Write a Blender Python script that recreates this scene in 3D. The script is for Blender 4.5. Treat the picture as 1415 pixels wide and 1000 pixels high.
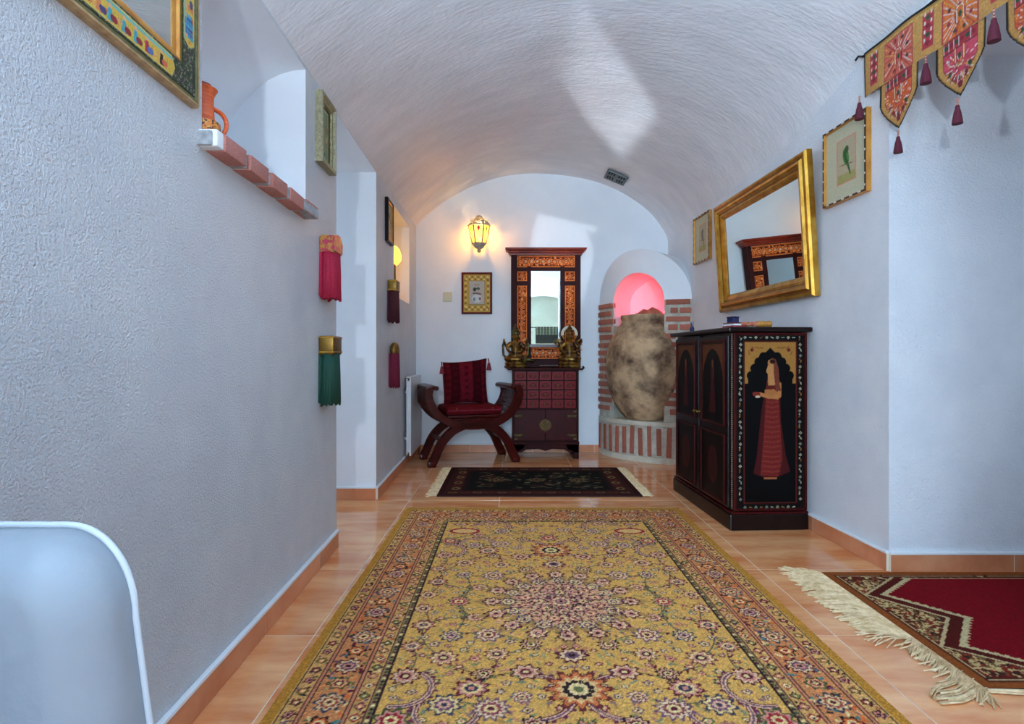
import bpy, bmesh, math, random
import numpy as np
from mathutils import Vector, Matrix

PI = math.pi
random.seed(7)
rng = np.random.default_rng(7)
scene = bpy.context.scene
col = scene.collection
for o in list(bpy.data.objects):
    bpy.data.objects.remove(o)

# ------------------------------------------------------------------ camera
F = 780.0          # focal length in pixels of the 1415 wide frame
H = 0.95           # lens height
CX, HY = 707.5, 490.0
cam = bpy.data.cameras.new('camera')
camo = bpy.data.objects.new('camera', cam)
col.objects.link(camo)
camo.location = (0, 0, H)
camo.rotation_euler = (PI / 2, 0, 0)
cam.sensor_width = 36.0
cam.lens = 36.0 * F / 1415.0
cam.shift_y = (HY - 500.0) / 1415.0
cam.clip_start = 0.02
scene.camera = camo

# ------------------------------------------------------------------ light
world = bpy.data.worlds.new('world')
scene.world = world
world.use_nodes = True
bg = world.node_tree.nodes['Background']
bg.inputs[0].default_value = (0.55, 0.72, 1.0, 1)
bg.inputs[1].default_value = 0.3
vs = scene.view_settings
vs.view_transform = 'Standard'
vs.look = 'None'
vs.gamma = 1.0
vs.exposure = 0.40
try:
    vs.use_curve_mapping = False
except Exception:
    pass
scene.cycles.use_denoising = True
scene.cycles.max_bounces = 10
scene.cycles.diffuse_bounces = 6
scene.cycles.glossy_bounces = 4
scene.cycles.sample_clamp_indirect = 6.0


def area(name, loc, target, sx, sy, power, color, spread=180, roll=0):
    l = bpy.data.lights.new(name, 'AREA')
    l.shape = 'RECTANGLE'
    l.size, l.size_y = sx, sy
    l.energy = power
    l.color = color
    l.spread = math.radians(spread)
    o = bpy.data.objects.new(name, l)
    col.objects.link(o)
    o.location = loc
    d = Vector(target) - Vector(loc)
    o.rotation_euler = (d.to_track_quat('-Z', 'Y').to_matrix() @ Matrix.Rotation(roll, 3, 'Z')).to_euler()
    return o


# fill lamps added far behind the camera and at passage end; lobby daylight
SKY = (0.48, 0.75, 1.0)
area('rear_fill', (-0.1, -6.40, 1.45), (-0.1, 5, 1.5), 1.3, 1.5, 290, SKY)
area('passage_fill', (3.28, 2.04, 1.25), (-0.8, 1.9, 1.3), 0.66, 1.5, 1.5, SKY)
area('lobby_daylight', (-2.95, 3.245, 1.15), (1.0, 3.245, 1.1), 0.8, 1.8, 9.5, SKY)


def point(name, loc, power, color, size, spot=None, target=None):
    l = bpy.data.lights.new(name, 'SPOT' if spot else 'POINT')
    l.energy = power
    l.color = color
    l.shadow_soft_size = size
    o = bpy.data.objects.new(name, l)
    col.objects.link(o)
    o.location = loc
    if spot:
        l.spot_size = math.radians(spot)
        l.spot_blend = 0.6
        o.rotation_euler = (Vector(target) - Vector(loc)).to_track_quat('-Z', 'Y').to_euler()
    return o


# the photographer's flash: one head bounced off the vault, a weaker one straight ahead
point('bounced_flash', (0.0, -0.7, 1.45), 365, (0.45, 0.72, 1.0), 0.08, 120, (0.15, 0.0, 2.9))
point('flash', (-0.25, -0.85, 1.38), 95, (0.72, 0.86, 1.0), 0.04, 76, (0.55, 3.0, 1.75))
# lamps added before the two wall mirrors, imitating the flash they throw back
area('mirror_glint_lamp', (-0.60, 0.98, 1.90), (0.70, 3.95, 2.70), 0.46, 0.42, 0.60, (0.80, 0.90, 1.0), 2.8, math.radians(24))
area('gilt_mirror_glint_lamp', (1.27, 3.80, 1.74), (0.46, 5.49, 1.86), 0.57, 0.80, 0.38, (0.80, 0.90, 1.0), 2, math.radians(-13))


# ------------------------------------------------------------------ wall lines
def lx(Y):                                   # left wall
    return -0.868 - 0.024 * (Y - 2.78)


def rx(Y):                                   # right wall
    return 1.655 - 0.046 * (Y - 2.478)


LROT = PI / 2 + 0.024
RROT = -PI / 2 + 0.046
YB = 5.49                                    # back wall
YR = -6.5                                    # rear wall


def zl(Y):
    return 2.15 + max(0, Y - 3.7) * 0.03


def zr(Y):
    return 2.17 + (YB - Y) * 0.06 if Y > 1 else 2.17 + 4.49 * 0.06


def vault_z(x, Y):
    a, b = lx(Y), rx(Y)
    za, zb = zl(Y), zr(Y)
    c = (b - a) / 2
    m = (a + b) / 2
    rise = 2.72 - (za + zb) / 2
    R = (c * c + rise * rise) / (2 * rise)
    t = (x - a) / (b - a)
    base = za + (zb - za) * t
    dx = min(abs(x - m), c)
    return base + math.sqrt(R * R - dx * dx) - (R - rise)


# ------------------------------------------------------------------ colour + materials
def lin(c):
    if isinstance(c, str):
        c = tuple(int(c[i:i + 2], 16) / 255 for i in (0, 2, 4))
    return tuple(((v / 12.92) if v <= 0.04045 else ((v + 0.055) / 1.055) ** 2.4) for v in c)


def mat(name, c1, c2=None, rough=0.6, metal=0.0, nscale=8.0, bump=0.0, bscale=60.0, bdist=0.01, coat=0.0,
        emit=None, estr=0.0, rand=0.0, detail=4.0, ramp=(0.35, 0.65), spec=0.5, stretch=None, sheen=0.0):
    m = bpy.data.materials.new(name)
    m.use_nodes = True
    nt = m.node_tree
    N, L = nt.nodes, nt.links
    p = N['Principled BSDF']
    p.inputs['Roughness'].default_value = rough
    p.inputs['Metallic'].default_value = metal
    p.inputs['Coat Weight'].default_value = coat
    p.inputs['Specular IOR Level'].default_value = spec
    if sheen:
        p.inputs['Sheen Weight'].default_value = sheen
    a = lin(c1)
    p.inputs['Base Color'].default_value = (*a, 1)
    co = None
    if c2 is not None or bump or rand:
        tc = N.new('ShaderNodeTexCoord')
        co = tc.outputs['Object']
        if rand:
            oi = N.new('ShaderNodeObjectInfo')
            ml = N.new('ShaderNodeMath'); ml.operation = 'MULTIPLY'; ml.inputs[1].default_value = 37.0
            L.new(oi.outputs['Random'], ml.inputs[0])
            ad = N.new('ShaderNodeVectorMath'); ad.operation = 'ADD'
            L.new(co, ad.inputs[0]); L.new(ml.outputs[0], ad.inputs[1])
            co = ad.outputs[0]
        if stretch:
            mp = N.new('ShaderNodeMapping')
            mp.inputs['Scale'].default_value = stretch
            L.new(co, mp.inputs[0])
            co = mp.outputs[0]
    if c2 is not None:
        nz = N.new('ShaderNodeTexNoise')
        nz.inputs['Scale'].default_value = nscale
        nz.inputs['Detail'].default_value = detail
        nz.inputs['Roughness'].default_value = 0.6
        L.new(co, nz.inputs['Vector'])
        cr = N.new('ShaderNodeValToRGB')
        cr.color_ramp.elements[0].position = ramp[0]
        cr.color_ramp.elements[1].position = ramp[1]
        cr.color_ramp.elements[0].color = (*a, 1)
        cr.color_ramp.elements[1].color = (*lin(c2), 1)
        L.new(nz.outputs['Fac'], cr.inputs[0])
        out = cr.outputs[0]
        if rand:
            hs = N.new('ShaderNodeHueSaturation')
            mr = N.new('ShaderNodeMapRange')
            mr.inputs['To Min'].default_value = 1 - rand
            mr.inputs['To Max'].default_value = 1 + rand
            L.new(oi.outputs['Random'], mr.inputs[0])
            L.new(mr.outputs[0], hs.inputs['Value'])
            L.new(out, hs.inputs['Color'])
            out = hs.outputs[0]
        L.new(out, p.inputs['Base Color'])
    if bump:
        nb = N.new('ShaderNodeTexNoise')
        nb.inputs['Scale'].default_value = bscale
        nb.inputs['Detail'].default_value = 5.0
        nb.inputs['Roughness'].default_value = 0.6
        L.new(co, nb.inputs['Vector'])
        bp = N.new('ShaderNodeBump')
        bp.inputs['Strength'].default_value = bump
        bp.inputs['Distance'].default_value = bdist
        L.new(nb.outputs['Fac'], bp.inputs['Height'])
        L.new(bp.outputs[0], p.inputs['Normal'])
    if emit is not None:
        p.inputs['Emission Color'].default_value = (*lin(emit), 1)
        p.inputs['Emission Strength'].default_value = estr
    return m


def paint_mat(name, rough=0.6, metal=0.0, coat=0.0, bump=0.0, bscale=400, bdist=0.003, sheen=0.0, spec=0.5):
    m = mat(name, 'ffffff', rough=rough, metal=metal, coat=coat, bump=bump, bscale=bscale, bdist=bdist, sheen=sheen, spec=spec)
    nt = m.node_tree
    at = nt.nodes.new('ShaderNodeAttribute')
    at.attribute_name = 'Col'
    nt.links.new(at.outputs['Color'], nt.nodes['Principled BSDF'].inputs['Base Color'])
    return m


M = {}
M['plaster'] = mat('plaster', 'e2e5ea', 'edeff2', rough=0.5, nscale=3, bump=0.7, bscale=110, bdist=0.010)
M['plaster_left'] = mat('plaster_rough', 'e2e6ec', 'eef1f5', rough=0.36, nscale=3, bump=1.0, bscale=170, bdist=0.014)
M['plaster_smooth'] = mat('plaster_smooth', 'e6e9ed', 'eef0f3', rough=0.6, nscale=2, bump=0.12, bscale=60, bdist=0.006)
M['vault'] = mat('plaster_vault', 'dddee1', 'ededf0', rough=0.5, nscale=2.2, bump=0.42, bscale=13, bdist=0.016, stretch=(1.4, 3.6, 1.4), ramp=(0.3, 0.7))
M['tile'] = mat('floor_tile', 'de8650', 'f8b880', rough=0.13, nscale=3.2, rand=0.05, detail=8, ramp=(0.36, 0.64), stretch=(0.7, 2.4, 1), spec=0.6)
M['tile2'] = mat('skirting_tile', 'c9764c', 'e09a70', rough=0.3, nscale=5, rand=0.10, detail=6, ramp=(0.3, 0.7))
M['grout'] = mat('grout', 'e8d8c0', rough=0.7)
M['bead'] = mat('white_bead', 'eceef0', rough=0.6, bump=0.2, bscale=80)
M['brick'] = mat('brick', '9a4a38', 'c07a62', rough=0.85, nscale=22, rand=0.16, bump=0.5, bscale=90, bdist=0.006)
M['brick2'] = mat('ledge_brick', 'b5685c', 'cf948a', rough=0.85, nscale=30, rand=0.1, bump=0.5, bscale=110, bdist=0.006)
M['mortar'] = mat('mortar', 'b3aa98', 'cfc7b6', rough=0.9, nscale=18, bump=0.6, bscale=60, bdist=0.012)
M['mortar2'] = mat('ledge_mortar', '8f9295', 'b9bcc0', rough=0.9, nscale=30, bump=0.5, bscale=80)
M['rim'] = mat('cement_rim', 'd8d0bd', 'c6bba4', rough=0.85, nscale=14, bump=0.5, bscale=50)
M['darkwood'] = mat('dark_lacquer_wood', '2a0707', '3a0d0b', rough=0.5, nscale=10, spec=0.10, stretch=(1, 1, 0.1))
M['blackwood'] = mat('black_stained_wood', '130908', '1c0d0a', rough=0.3, nscale=12, spec=0.22)
M['redwood'] = mat('red_stained_wood', '340606', '460a0a', rough=0.42, nscale=9, spec=0.12, stretch=(6, 6, 1))
M['lacquer'] = mat('red_lacquer', '640b10', '7c1418', rough=0.35, nscale=14, spec=0.15)
M['mahog'] = mat('mahogany', '380805', '4c0e08', rough=0.28, nscale=7, spec=0.3, stretch=(1, 6, 6))
M['cushion'] = paint_mat('cushion_velvet', rough=0.9, bump=0.3, spec=0.05)
M['seatred'] = mat('seat_fabric', '560b12', '6c1018', rough=0.8, spec=0.08, nscale=20, bump=0.2, bscale=300, bdist=0.002)
M['tassel_red'] = mat('crimson_thread', '6f0f24', '8b1a33', rough=0.7, nscale=60)
M['brass'] = mat('aged_brass', '6e5222', '94743a', rough=0.4, metal=0.9, nscale=20)
M['darkbrass'] = mat('dark_brass', '3e2a12', '5e4520', rough=0.5, metal=0.7, nscale=30)
M['gold'] = mat('gilt', 'a9731f', 'd3a043', rough=0.32, metal=0.85, nscale=14, bump=0.15, bscale=60)
M['golddark'] = mat('gilt_worn', '5c3a12', '8a5c20', rough=0.4, metal=0.7, nscale=30, bump=0.2, bscale=80)
M['goldwood'] = mat('gold_leaf_wood', 'b8752c', 'd79a45', rough=0.4, metal=0.3, nscale=12)
M['mirror'] = mat('mirror_glass', 'dfe6e2', rough=0.0, metal=1.0)
M['white_metal'] = mat('white_enamel', 'e6e8ea', rough=0.3)
M['greymetal'] = mat('grey_vent', '6d706c', rough=0.5, metal=0.4)
M['dark'] = mat('dark_void', '151515', rough=0.9)
M['terracotta'] = mat('terracotta', 'c84e22', 'df6a35', rough=0.45, nscale=10, stretch=(1, 1, 12))
M['paint'] = paint_mat('painted_surface', rough=0.5)
M['paint_gloss'] = paint_mat('painted_lacquer', rough=0.45, spec=0.1)
M['print'] = paint_mat('printed_paper', rough=0.7)
M['rug'] = paint_mat('wool_pile', rough=0.95, bump=0.5, bscale=260, bdist=0.006, spec=0.1)
M['embroid'] = paint_mat('embroidered_cloth', rough=0.8, bump=0.5, bscale=350, bdist=0.004)
M['fringe'] = mat('cotton_fringe', 'cba878', 'f0d4a8', rough=0.9, nscale=40)
M['fringe_y'] = mat('yellow_fringe', 'a88e4c', 'c0a55f', rough=0.95, nscale=30)
M['slip'] = mat('white_leather', '939ba3', '9ba3ab', rough=0.45, nscale=4, bump=0.12, bscale=40, bdist=0.01)
M['pipe'] = mat('white_piping', 'c3cad1', rough=.6)
M['silverframe'] = mat('silvered_frame', '8d8768', 'b5ae8b', rough=0.45, metal=0.5, nscale=90, bump=0.5, bscale=140)
M['bronze'] = mat('gilded_bronze', '3a1d10', '8f6a2a', rough=0.35, metal=0.7, nscale=24, ramp=(0.42, 0.6))
M['bronze_g'] = mat('verdigris_bronze', '34240f', '6b6a35', rough=0.4, metal=0.6, nscale=24, ramp=(0.4, 0.62))
M['ivory'] = mat('ivory_plastic', 'd6cfae', rough=0.4)
M['cream'] = mat('cream', 'd8d2c2', rough=0.5)


# ------------------------------------------------------------------ mesh builder
class MB:
    def __init__(s):
        s.bm = bmesh.new()

    def box(s, x0, x1, y0, y1, z0, z1, bev=0.0, mtx=None):
        r = bmesh.ops.create_cube(s.bm, size=1)
        vs_ = r['verts']
        for v in vs_:
            v.co = Vector(((x0 + x1) / 2 + v.co.x * (x1 - x0), (y0 + y1) / 2 + v.co.y * (y1 - y0), (z0 + z1) / 2 + v.co.z * (z1 - z0)))
        if bev > 0:
            es = list({e for v in vs_ for e in v.link_edges})
            rr = bmesh.ops.bevel(s.bm, geom=es, offset=bev, segments=2, affect='EDGES', profile=0.6)
            vs_ = rr['verts']
        if mtx is not None:
            allv = set(vs_)
            bmesh.ops.transform(s.bm, matrix=mtx, verts=list(allv))
        return s

    def lathe(s, prof, n=24, cx=0, cy=0, sx=1.0, sy=1.0, a0=0.0, a1=2 * PI, rot=0.0):
        full = abs(a1 - a0 - 2 * PI) < 1e-6
        k = n if full else n + 1
        rings = []
        for r, z in prof:
            if r < 1e-5 and full:
                rings.append([s.bm.verts.new((cx, cy, z))])
            else:
                rings.append([s.bm.verts.new((cx + sx * r * math.cos(rot + a0 + (a1 - a0) * i / n), cy + sy * r * math.sin(rot + a0 + (a1 - a0) * i / n), z)) for i in range(k)])
        for A, B in zip(rings, rings[1:]):
            cnt = n
            for i in range(cnt):
                j = (i + 1) % k if full else i + 1
                try:
                    if len(A) == 1 and len(B) > 1:
                        s.bm.faces.new((A[0], B[i], B[j]))
                    elif len(B) == 1 and len(A) > 1:
                        s.bm.faces.new((A[i], A[j], B[0]))
                    elif len(A) > 1:
                        s.bm.faces.new((A[i], A[j], B[j], B[i]))
                except ValueError:
                    pass
        return s

    def tube(s, pts, rad, n=8, closed=False, flat=None):
        pts = [Vector(p) for p in pts]
        m = len(pts)
        rr = rad if isinstance(rad, (list, tuple)) else [rad] * m
        rings = []
        up = Vector((0, 0, 1))
        prev = None
        for i, p in enumerate(pts):
            a = pts[i - 1] if i > 0 else (pts[-1] if closed else p)
            b = pts[(i + 1) % m] if (i < m - 1 or closed) else p
            d = (b - a).normalized()
            if prev is None:
                ref = up if abs(d.z) < 0.9 else Vector((1, 0, 0))
                nx = d.cross(ref).normalized()
            else:
                nx = (prev - d * prev.dot(d)).normalized()
            prev = nx
            ny = d.cross(nx)
            rings.append([s.bm.verts.new(p + (nx * math.cos(2 * PI * k / n) + ny * math.sin(2 * PI * k / n) * (flat or 1)) * rr[i]) for k in range(n)])
        seq = list(zip(rings, rings[1:])) + ([(rings[-1], rings[0])] if closed else [])
        for A, B in seq:
            for k in range(n):
                s.bm.faces.new((A[k], A[(k + 1) % n], B[(k + 1) % n], B[k]))
        if not closed:
            s.bm.faces.new(rings[0])
            s.bm.faces.new(rings[-1][::-1])
        return s

    def prism(s, poly, y0, y1, plane='xz'):
        """extrude a 2-D outline between y0 and y1"""
        def P(a, b, c):
            return (a, c, b) if plane == 'xz' else ((a, b, c) if plane == 'xy' else (c, a, b))
        A = [s.bm.verts.new(P(a, b, y0)) for a, b in poly]
        B = [s.bm.verts.new(P(a, b, y1)) for a, b in poly]
        n = len(poly)
        s.bm.faces.new(A)
        s.bm.faces.new(B[::-1])
        for i in range(n):
            j = (i + 1) % n
            s.bm.faces.new((A[j], A[i], B[i], B[j]))
        return s

    def quad(s, *pts):
        s.bm.faces.new([s.bm.verts.new(p) for p in pts])
        return s

    def strip(s, A, B):
        a = [s.bm.verts.new(p) for p in A]
        b = [s.bm.verts.new(p) for p in B]
        for i in range(len(A) - 1):
            s.bm.faces.new((a[i], a[i + 1], b[i + 1], b[i]))
        return s

    def sweep(s, path, section, up=(0, 0, 1)):
        """sweep a 2-D section (list of (side, up)) along a path of points"""
        pts = [Vector(p) for p in path]
        U = Vector(up)
        rings = []
        for i, p in enumerate(pts):
            d = (pts[min(i + 1, len(pts) - 1)] - pts[max(i - 1, 0)]).normalized()
            sd = d.cross(U).normalized()
            uu = sd.cross(d)
            rings.append([s.bm.verts.new(p + sd * a + uu * b) for a, b in section])
        n = len(section)
        for A, B in zip(rings, rings[1:]):
            for k in range(n):
                s.bm.faces.new((A[k], A[(k + 1) % n], B[(k + 1) % n], B[k]))
        s.bm.faces.new(rings[0][::-1])
        s.bm.faces.new(rings[-1])
        return s

    def ball(s, c, r, seg=12, scale=(1, 1, 1)):
        mt = Matrix.Translation(c) @ Matrix.Diagonal((r * scale[0], r * scale[1], r * scale[2], 1))
        bmesh.ops.create_uvsphere(s.bm, u_segments=seg, v_segments=max(6, seg // 2 + 1), radius=1, matrix=mt)
        return s

    def build(s, name, m, parent=None, smooth=None, loc=None, rot=None):
        bmesh.ops.recalc_face_normals(s.bm, faces=s.bm.faces)
        me = bpy.data.meshes.new(name)
        s.bm.to_mesh(me)
        s.bm.free()
        me.materials.append(M[m] if isinstance(m, str) else m)
        if smooth:
            for p in me.polygons:
                p.use_smooth = True
            if smooth is not True:
                try:
                    me.set_sharp_from_angle(angle=math.radians(smooth))
                except Exception:
                    pass
        o = bpy.data.objects.new(name, me)
        col.objects.link(o)
        if parent is not None:
            o.parent = parent
        if loc is not None:
            o.location = loc
        if rot is not None:
            o.rotation_euler = rot
        return o


def share(src, name, parent, loc, rot=(0, 0, 0), scale=(1, 1, 1)):
    o = bpy.data.objects.new(name, src.data)
    col.objects.link(o)
    o.parent = parent
    o.location = loc
    o.rotation_euler = rot
    o.scale = scale
    return o


def thing(name, label, cat, loc=(0, 0, 0), rotz=0.0, group=None):
    o = bpy.data.objects.new(name, None)
    o.empty_display_size = 0.1
    col.objects.link(o)
    o.location = loc
    o.rotation_euler = (0, 0, rotz)
    tag(o, label, cat, group)
    return o


def tag(o, label, cat, group=None):
    o['label'] = label
    o['category'] = cat
    if group:
        o['group'] = group
    return o


def struct(o, label=None):
    o['kind'] = 'structure'
    if label:
        o['label'] = label
    return o


# ------------------------------------------------------------------ painted cloth / panels
def C(h):
    return np.array([int(h[i:i + 2], 16) / 255 for i in (0, 2, 4)])


class Canvas:
    def __init__(s, w, h, res, ground):
        s.w, s.h, s.res = w, h, res
        s.nx, s.ny = int(round(w / res)) + 1, int(round(h / res)) + 1
        s.u = np.linspace(0, w, s.nx)
        s.v = np.linspace(0, h, s.ny)
        s.U, s.V = np.meshgrid(s.u, s.v)
        s.a = np.ones((s.ny, s.nx, 3)) * C(ground)
        s.hgt = np.zeros((s.ny, s.nx))

    def win(s, u0, u1, v0, v1):
        i0 = max(0, int((u0) / s.w * (s.nx - 1))); i1 = min(s.nx, int(u1 / s.w * (s.nx - 1)) + 2)
        j0 = max(0, int((v0) / s.h * (s.ny - 1))); j1 = min(s.ny, int(v1 / s.h * (s.ny - 1)) + 2)
        if i0 >= i1 or j0 >= j1:
            return None
        return slice(j0, j1), slice(i0, i1)

    def put(s, w, mask, c, alpha=1.0, hg=None):
        sub = s.a[w]
        cc = C(c) if isinstance(c, str) else c
        sub[mask] = sub[mask] * (1 - alpha) + cc * alpha
        if hg is not None:
            s.hgt[w][mask] = hg

    def rect(s, u0, v0, u1, v1, c, hg=None):
        w = s.win(u0, u1, v0, v1)
        if w is None:
            return
        U, V = s.U[w], s.V[w]
        s.put(w, (U >= u0) & (U <= u1) & (V >= v0) & (V <= v1), c, hg=hg)

    def ell(s, u, v, ru, rv, c, rot=0.0, inner=0.0, hg=None):
        r = max(ru, rv) * 1.05
        w = s.win(u - r, u + r, v - r, v + r)
        if w is None:
            return
        x, y = s.U[w] - u, s.V[w] - v
        cr, sr = math.cos(rot), math.sin(rot)
        d = ((x * cr + y * sr) / ru) ** 2 + ((-x * sr + y * cr) / rv) ** 2
        s.put(w, (d <= 1) & (d >= inner * inner), c, hg=hg)

    def flower(s, u, v, r, n, cols, rot=0.0, sq=1.0, ser=0.0):
        """layered rosette; cols from outside in"""
        w = s.win(u - r * 1.1, u + r * 1.1, v - r * 1.1, v + r * 1.1)
        if w is None:
            return
        x, y = (s.U[w] - u) / r, (s.V[w] - v) / (r * sq)
        rr = np.hypot(x, y)
        th = np.arctan2(y, x) + rot
        k = len(cols)
        for i, c in enumerate(cols):
            f = 1 - i / k
            amp = 0.16 * f if i < k - 1 else 0.0
            ph = PI if (i % 2 == 1 and i > 1) else 0
            b = f * (0.84 + amp * np.cos(n * th + ph) + (ser * np.cos(5 * n * th) if i == 0 else 0))
            s.put(w, rr <= b, c)

    def line(s, pts, wd, c, hg=None):
        for (a, b), (p, q) in zip(pts, pts[1:]):
            w = s.win(min(a, p) - wd, max(a, p) + wd, min(b, q) - wd, max(b, q) + wd)
            if w is None:
                continue
            x, y = s.U[w] - a, s.V[w] - b
            dx, dy = p - a, q - b
            L2 = dx * dx + dy * dy + 1e-12
            t = np.clip((x * dx + y * dy) / L2, 0, 1)
            s.put(w, np.hypot(x - t * dx, y - t * dy) <= wd / 2, c, hg=hg)

    def poly(s, pts, c, hg=None):
        us = [p[0] for p in pts]; vs_ = [p[1] for p in pts]
        w = s.win(min(us), max(us), min(vs_), max(vs_))
        if w is None:
            return
        U, V = s.U[w], s.V[w]
        ins = np.zeros(U.shape, bool)
        n = len(pts)
        for i in range(n):
            (a, b), (p, q) = pts[i], pts[(i + 1) % n]
            if b == q:
                continue
            cnd = ((b > V) != (q > V)) & (U < (p - a) * (V - b) / (q - b) + a)
            ins ^= cnd
        s.put(w, ins, c, hg=hg)

    def noise(s, amp):
        s.a *= 1 + rng.normal(0, amp, (s.ny, s.nx, 1))
        s.a = np.clip(s.a, 0, 1)


def lin_arr(a):
    return np.where(a <= 0.04045, a / 12.92, ((np.clip(a, 0, 1) + 0.055) / 1.055) ** 2.4)


def cloth(cv, name, m, parent, fn, mask=None, smooth=False):
    """canvas -> mesh; fn(U,V,H) gives the x,y,z arrays"""
    X, Y, Z = fn(cv.U, cv.V, cv.hgt)
    co = np.stack([X, Y, Z], -1).reshape(-1, 3)
    ny, nx = cv.ny, cv.nx
    idx = np.arange(ny * nx).reshape(ny, nx)
    q = np.stack([idx[:-1, :-1], idx[:-1, 1:], idx[1:, 1:], idx[1:, :-1]], -1)
    if mask is not None:
        mk = mask[:-1, :-1] & mask[:-1, 1:] & mask[1:, 1:] & mask[1:, :-1]
        q = q[mk]
    q = q.reshape(-1, 4)
    colr = lin_arr(cv.a.reshape(-1, 3))
    if mask is not None:
        used = np.unique(q)
        re = -np.ones(ny * nx, int); re[used] = np.arange(len(used))
        q = re[q]; co = co[used]; colr = colr[used]
    me = bpy.data.meshes.new(name)
    me.vertices.add(len(co)); me.vertices.foreach_set('co', co.astype(np.float32).ravel())
    me.loops.add(len(q) * 4); me.loops.foreach_set('vertex_index', q.astype(np.int32).ravel())
    me.polygons.add(len(q)); me.polygons.foreach_set('loop_start', np.arange(0, len(q) * 4, 4, dtype=np.int32))
    me.update(calc_edges=True)
    at = me.color_attributes.new('Col', 'FLOAT_COLOR', 'POINT')
    at.data.foreach_set('color', np.concatenate([colr, np.ones((len(colr), 1))], 1).astype(np.float32).ravel())
    me.materials.append(M[m])
    if smooth:
        me.polygons.foreach_set('use_smooth', np.ones(len(q), bool))
    o = bpy.data.objects.new(name, me)
    col.objects.link(o)
    o.parent = parent
    return o


# =================================================================== STRUCTURE
# ---- floor: grout bed and separate tiles
flo_ = MB().box(-3.1, 3.5, YR - 0.1, YB + 0.1, -0.08, -0.0008).build('floor', 'grout')
struct(flo_, 'glossy peach marble tile floor with thin pale joints')
T = 0.588
tb = MB().box(-T / 2 + 0.0017, T / 2 - 0.0017, -T / 2 + 0.0017, T / 2 - 0.0017, -0.004, 0.0, 0.0006)
first = None
for i in range(-4, 8):
    for j in range(-15, 6):
        x = -0.67 + T * (i + 0.5) - T
        y = 1.912 + T * (j + 0.5)
        if x < -3.0 or x > 3.3 or y > YB + 0.1 or y < YR:
            continue
        if first is None:
            first = tb.build('tile', 'tile', flo_, loc=(x, y, 0))
        else:
            share(first, 'tile', flo_, (x, y, 0))

# ---- left wall with jug recess, doorway and lamp niche
def wall_grid(mb, P, Ys, Zs, skip):
    for a, b in zip(Ys, Ys[1:]):
        for c, d in zip(Zs, Zs[1:]):
            if any(a >= s0 - 1e-6 and b <= s1 + 1e-6 and c >= t0 - 1e-6 and d <= t1 + 1e-6 for s0, s1, t0, t1 in skip):
                continue
            mb.quad(P(a, c), P(b, c), P(b, d), P(a, d))


JR = (1.525, 2.345, 1.555, 2.135)      # jug recess
DR = (2.79, 3.70, 0.0, 2.145)          # doorway
LN = (4.33, 5.07, 1.405, 2.094)        # lamp niche
mb = MB()
Ys = [YR - 0.1, 0, JR[0], JR[1], DR[0], DR[1], LN[0], LN[1], YB]
Zs = [0, LN[2], JR[2], LN[3], JR[3], DR[3], 2.36]
wall_grid(mb, lambda y, z: (lx(y), y, z), Ys, Zs, [JR, DR, LN])
wall_left = mb.build('wall_left', 'plaster_left')
struct(wall_left, 'rough white plastered wall with doorway and recesses')
# jug recess: quarter-round ceiling falling to the back
mb = MB()
prof = []
for k in range(13):
    t = k / 12 * PI / 2
    prof.append((-0.40 * math.sin(t), JR[2] + (JR[3] - JR[2]) * math.cos(t)))
A = [(lx(JR[0]) + a, JR[0], z) for a, z in prof]
B = [(lx(JR[1]) + a, JR[1], z) for a, z in prof]
mb.strip(A, B)
mb.quad((lx(JR[0]), JR[0], JR[2]), (lx(JR[1]), JR[1], JR[2]), (lx(JR[1]) - .42, JR[1], JR[2]), (lx(JR[0]) - .42, JR[0], JR[2]))
for Yc in (JR[0], JR[1]):
    vsx = [(lx(Yc), Yc, JR[2])] + [(lx(Yc) + a, Yc, z) for a, z in prof]
    mb.quad(*vsx)
mb.build('recess', 'plaster_smooth', wall_left, smooth=40)
# doorway reveals and the lobby beyond
mb = MB()
y0, y1, z1 = DR[0], DR[1], DR[3]
XD = -3.0
mb.quad((lx(y0), y0, 0), (XD, y0, 0), (XD, y0, z1), (lx(y0), y0, z1))
mb.quad((lx(y1), y1, 0), (XD, y1, 0), (XD, y1, z1), (lx(y1), y1, z1))
mb.quad((lx(y0), y0, z1), (lx(y1), y1, z1), (XD, y1, z1), (XD, y0, z1))
mb.quad((XD, y0, 0), (XD, y1, 0), (XD, y1, z1), (XD, y0, z1))
mb.build('door_reveal', 'plaster_smooth', wall_left)
mb = MB()
y0, y1, z0, z1 = LN
XN = -1.30
for yy in (y0, y1):
    mb.quad((lx(yy), yy, z0), (XN, yy, z0), (XN, yy, z1), (lx(yy), yy, z1))
for zz in (z0, z1):
    mb.quad((lx(y0), y0, zz), (lx(y1), y1, zz), (XN, y1, zz), (XN, y0, zz))
mb.quad((XN, y0, z0), (XN, y1, z0), (XN, y1, z1), (XN, y0, z1))
mb.build('niche_reveal', 'plaster_smooth', wall_left)

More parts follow.
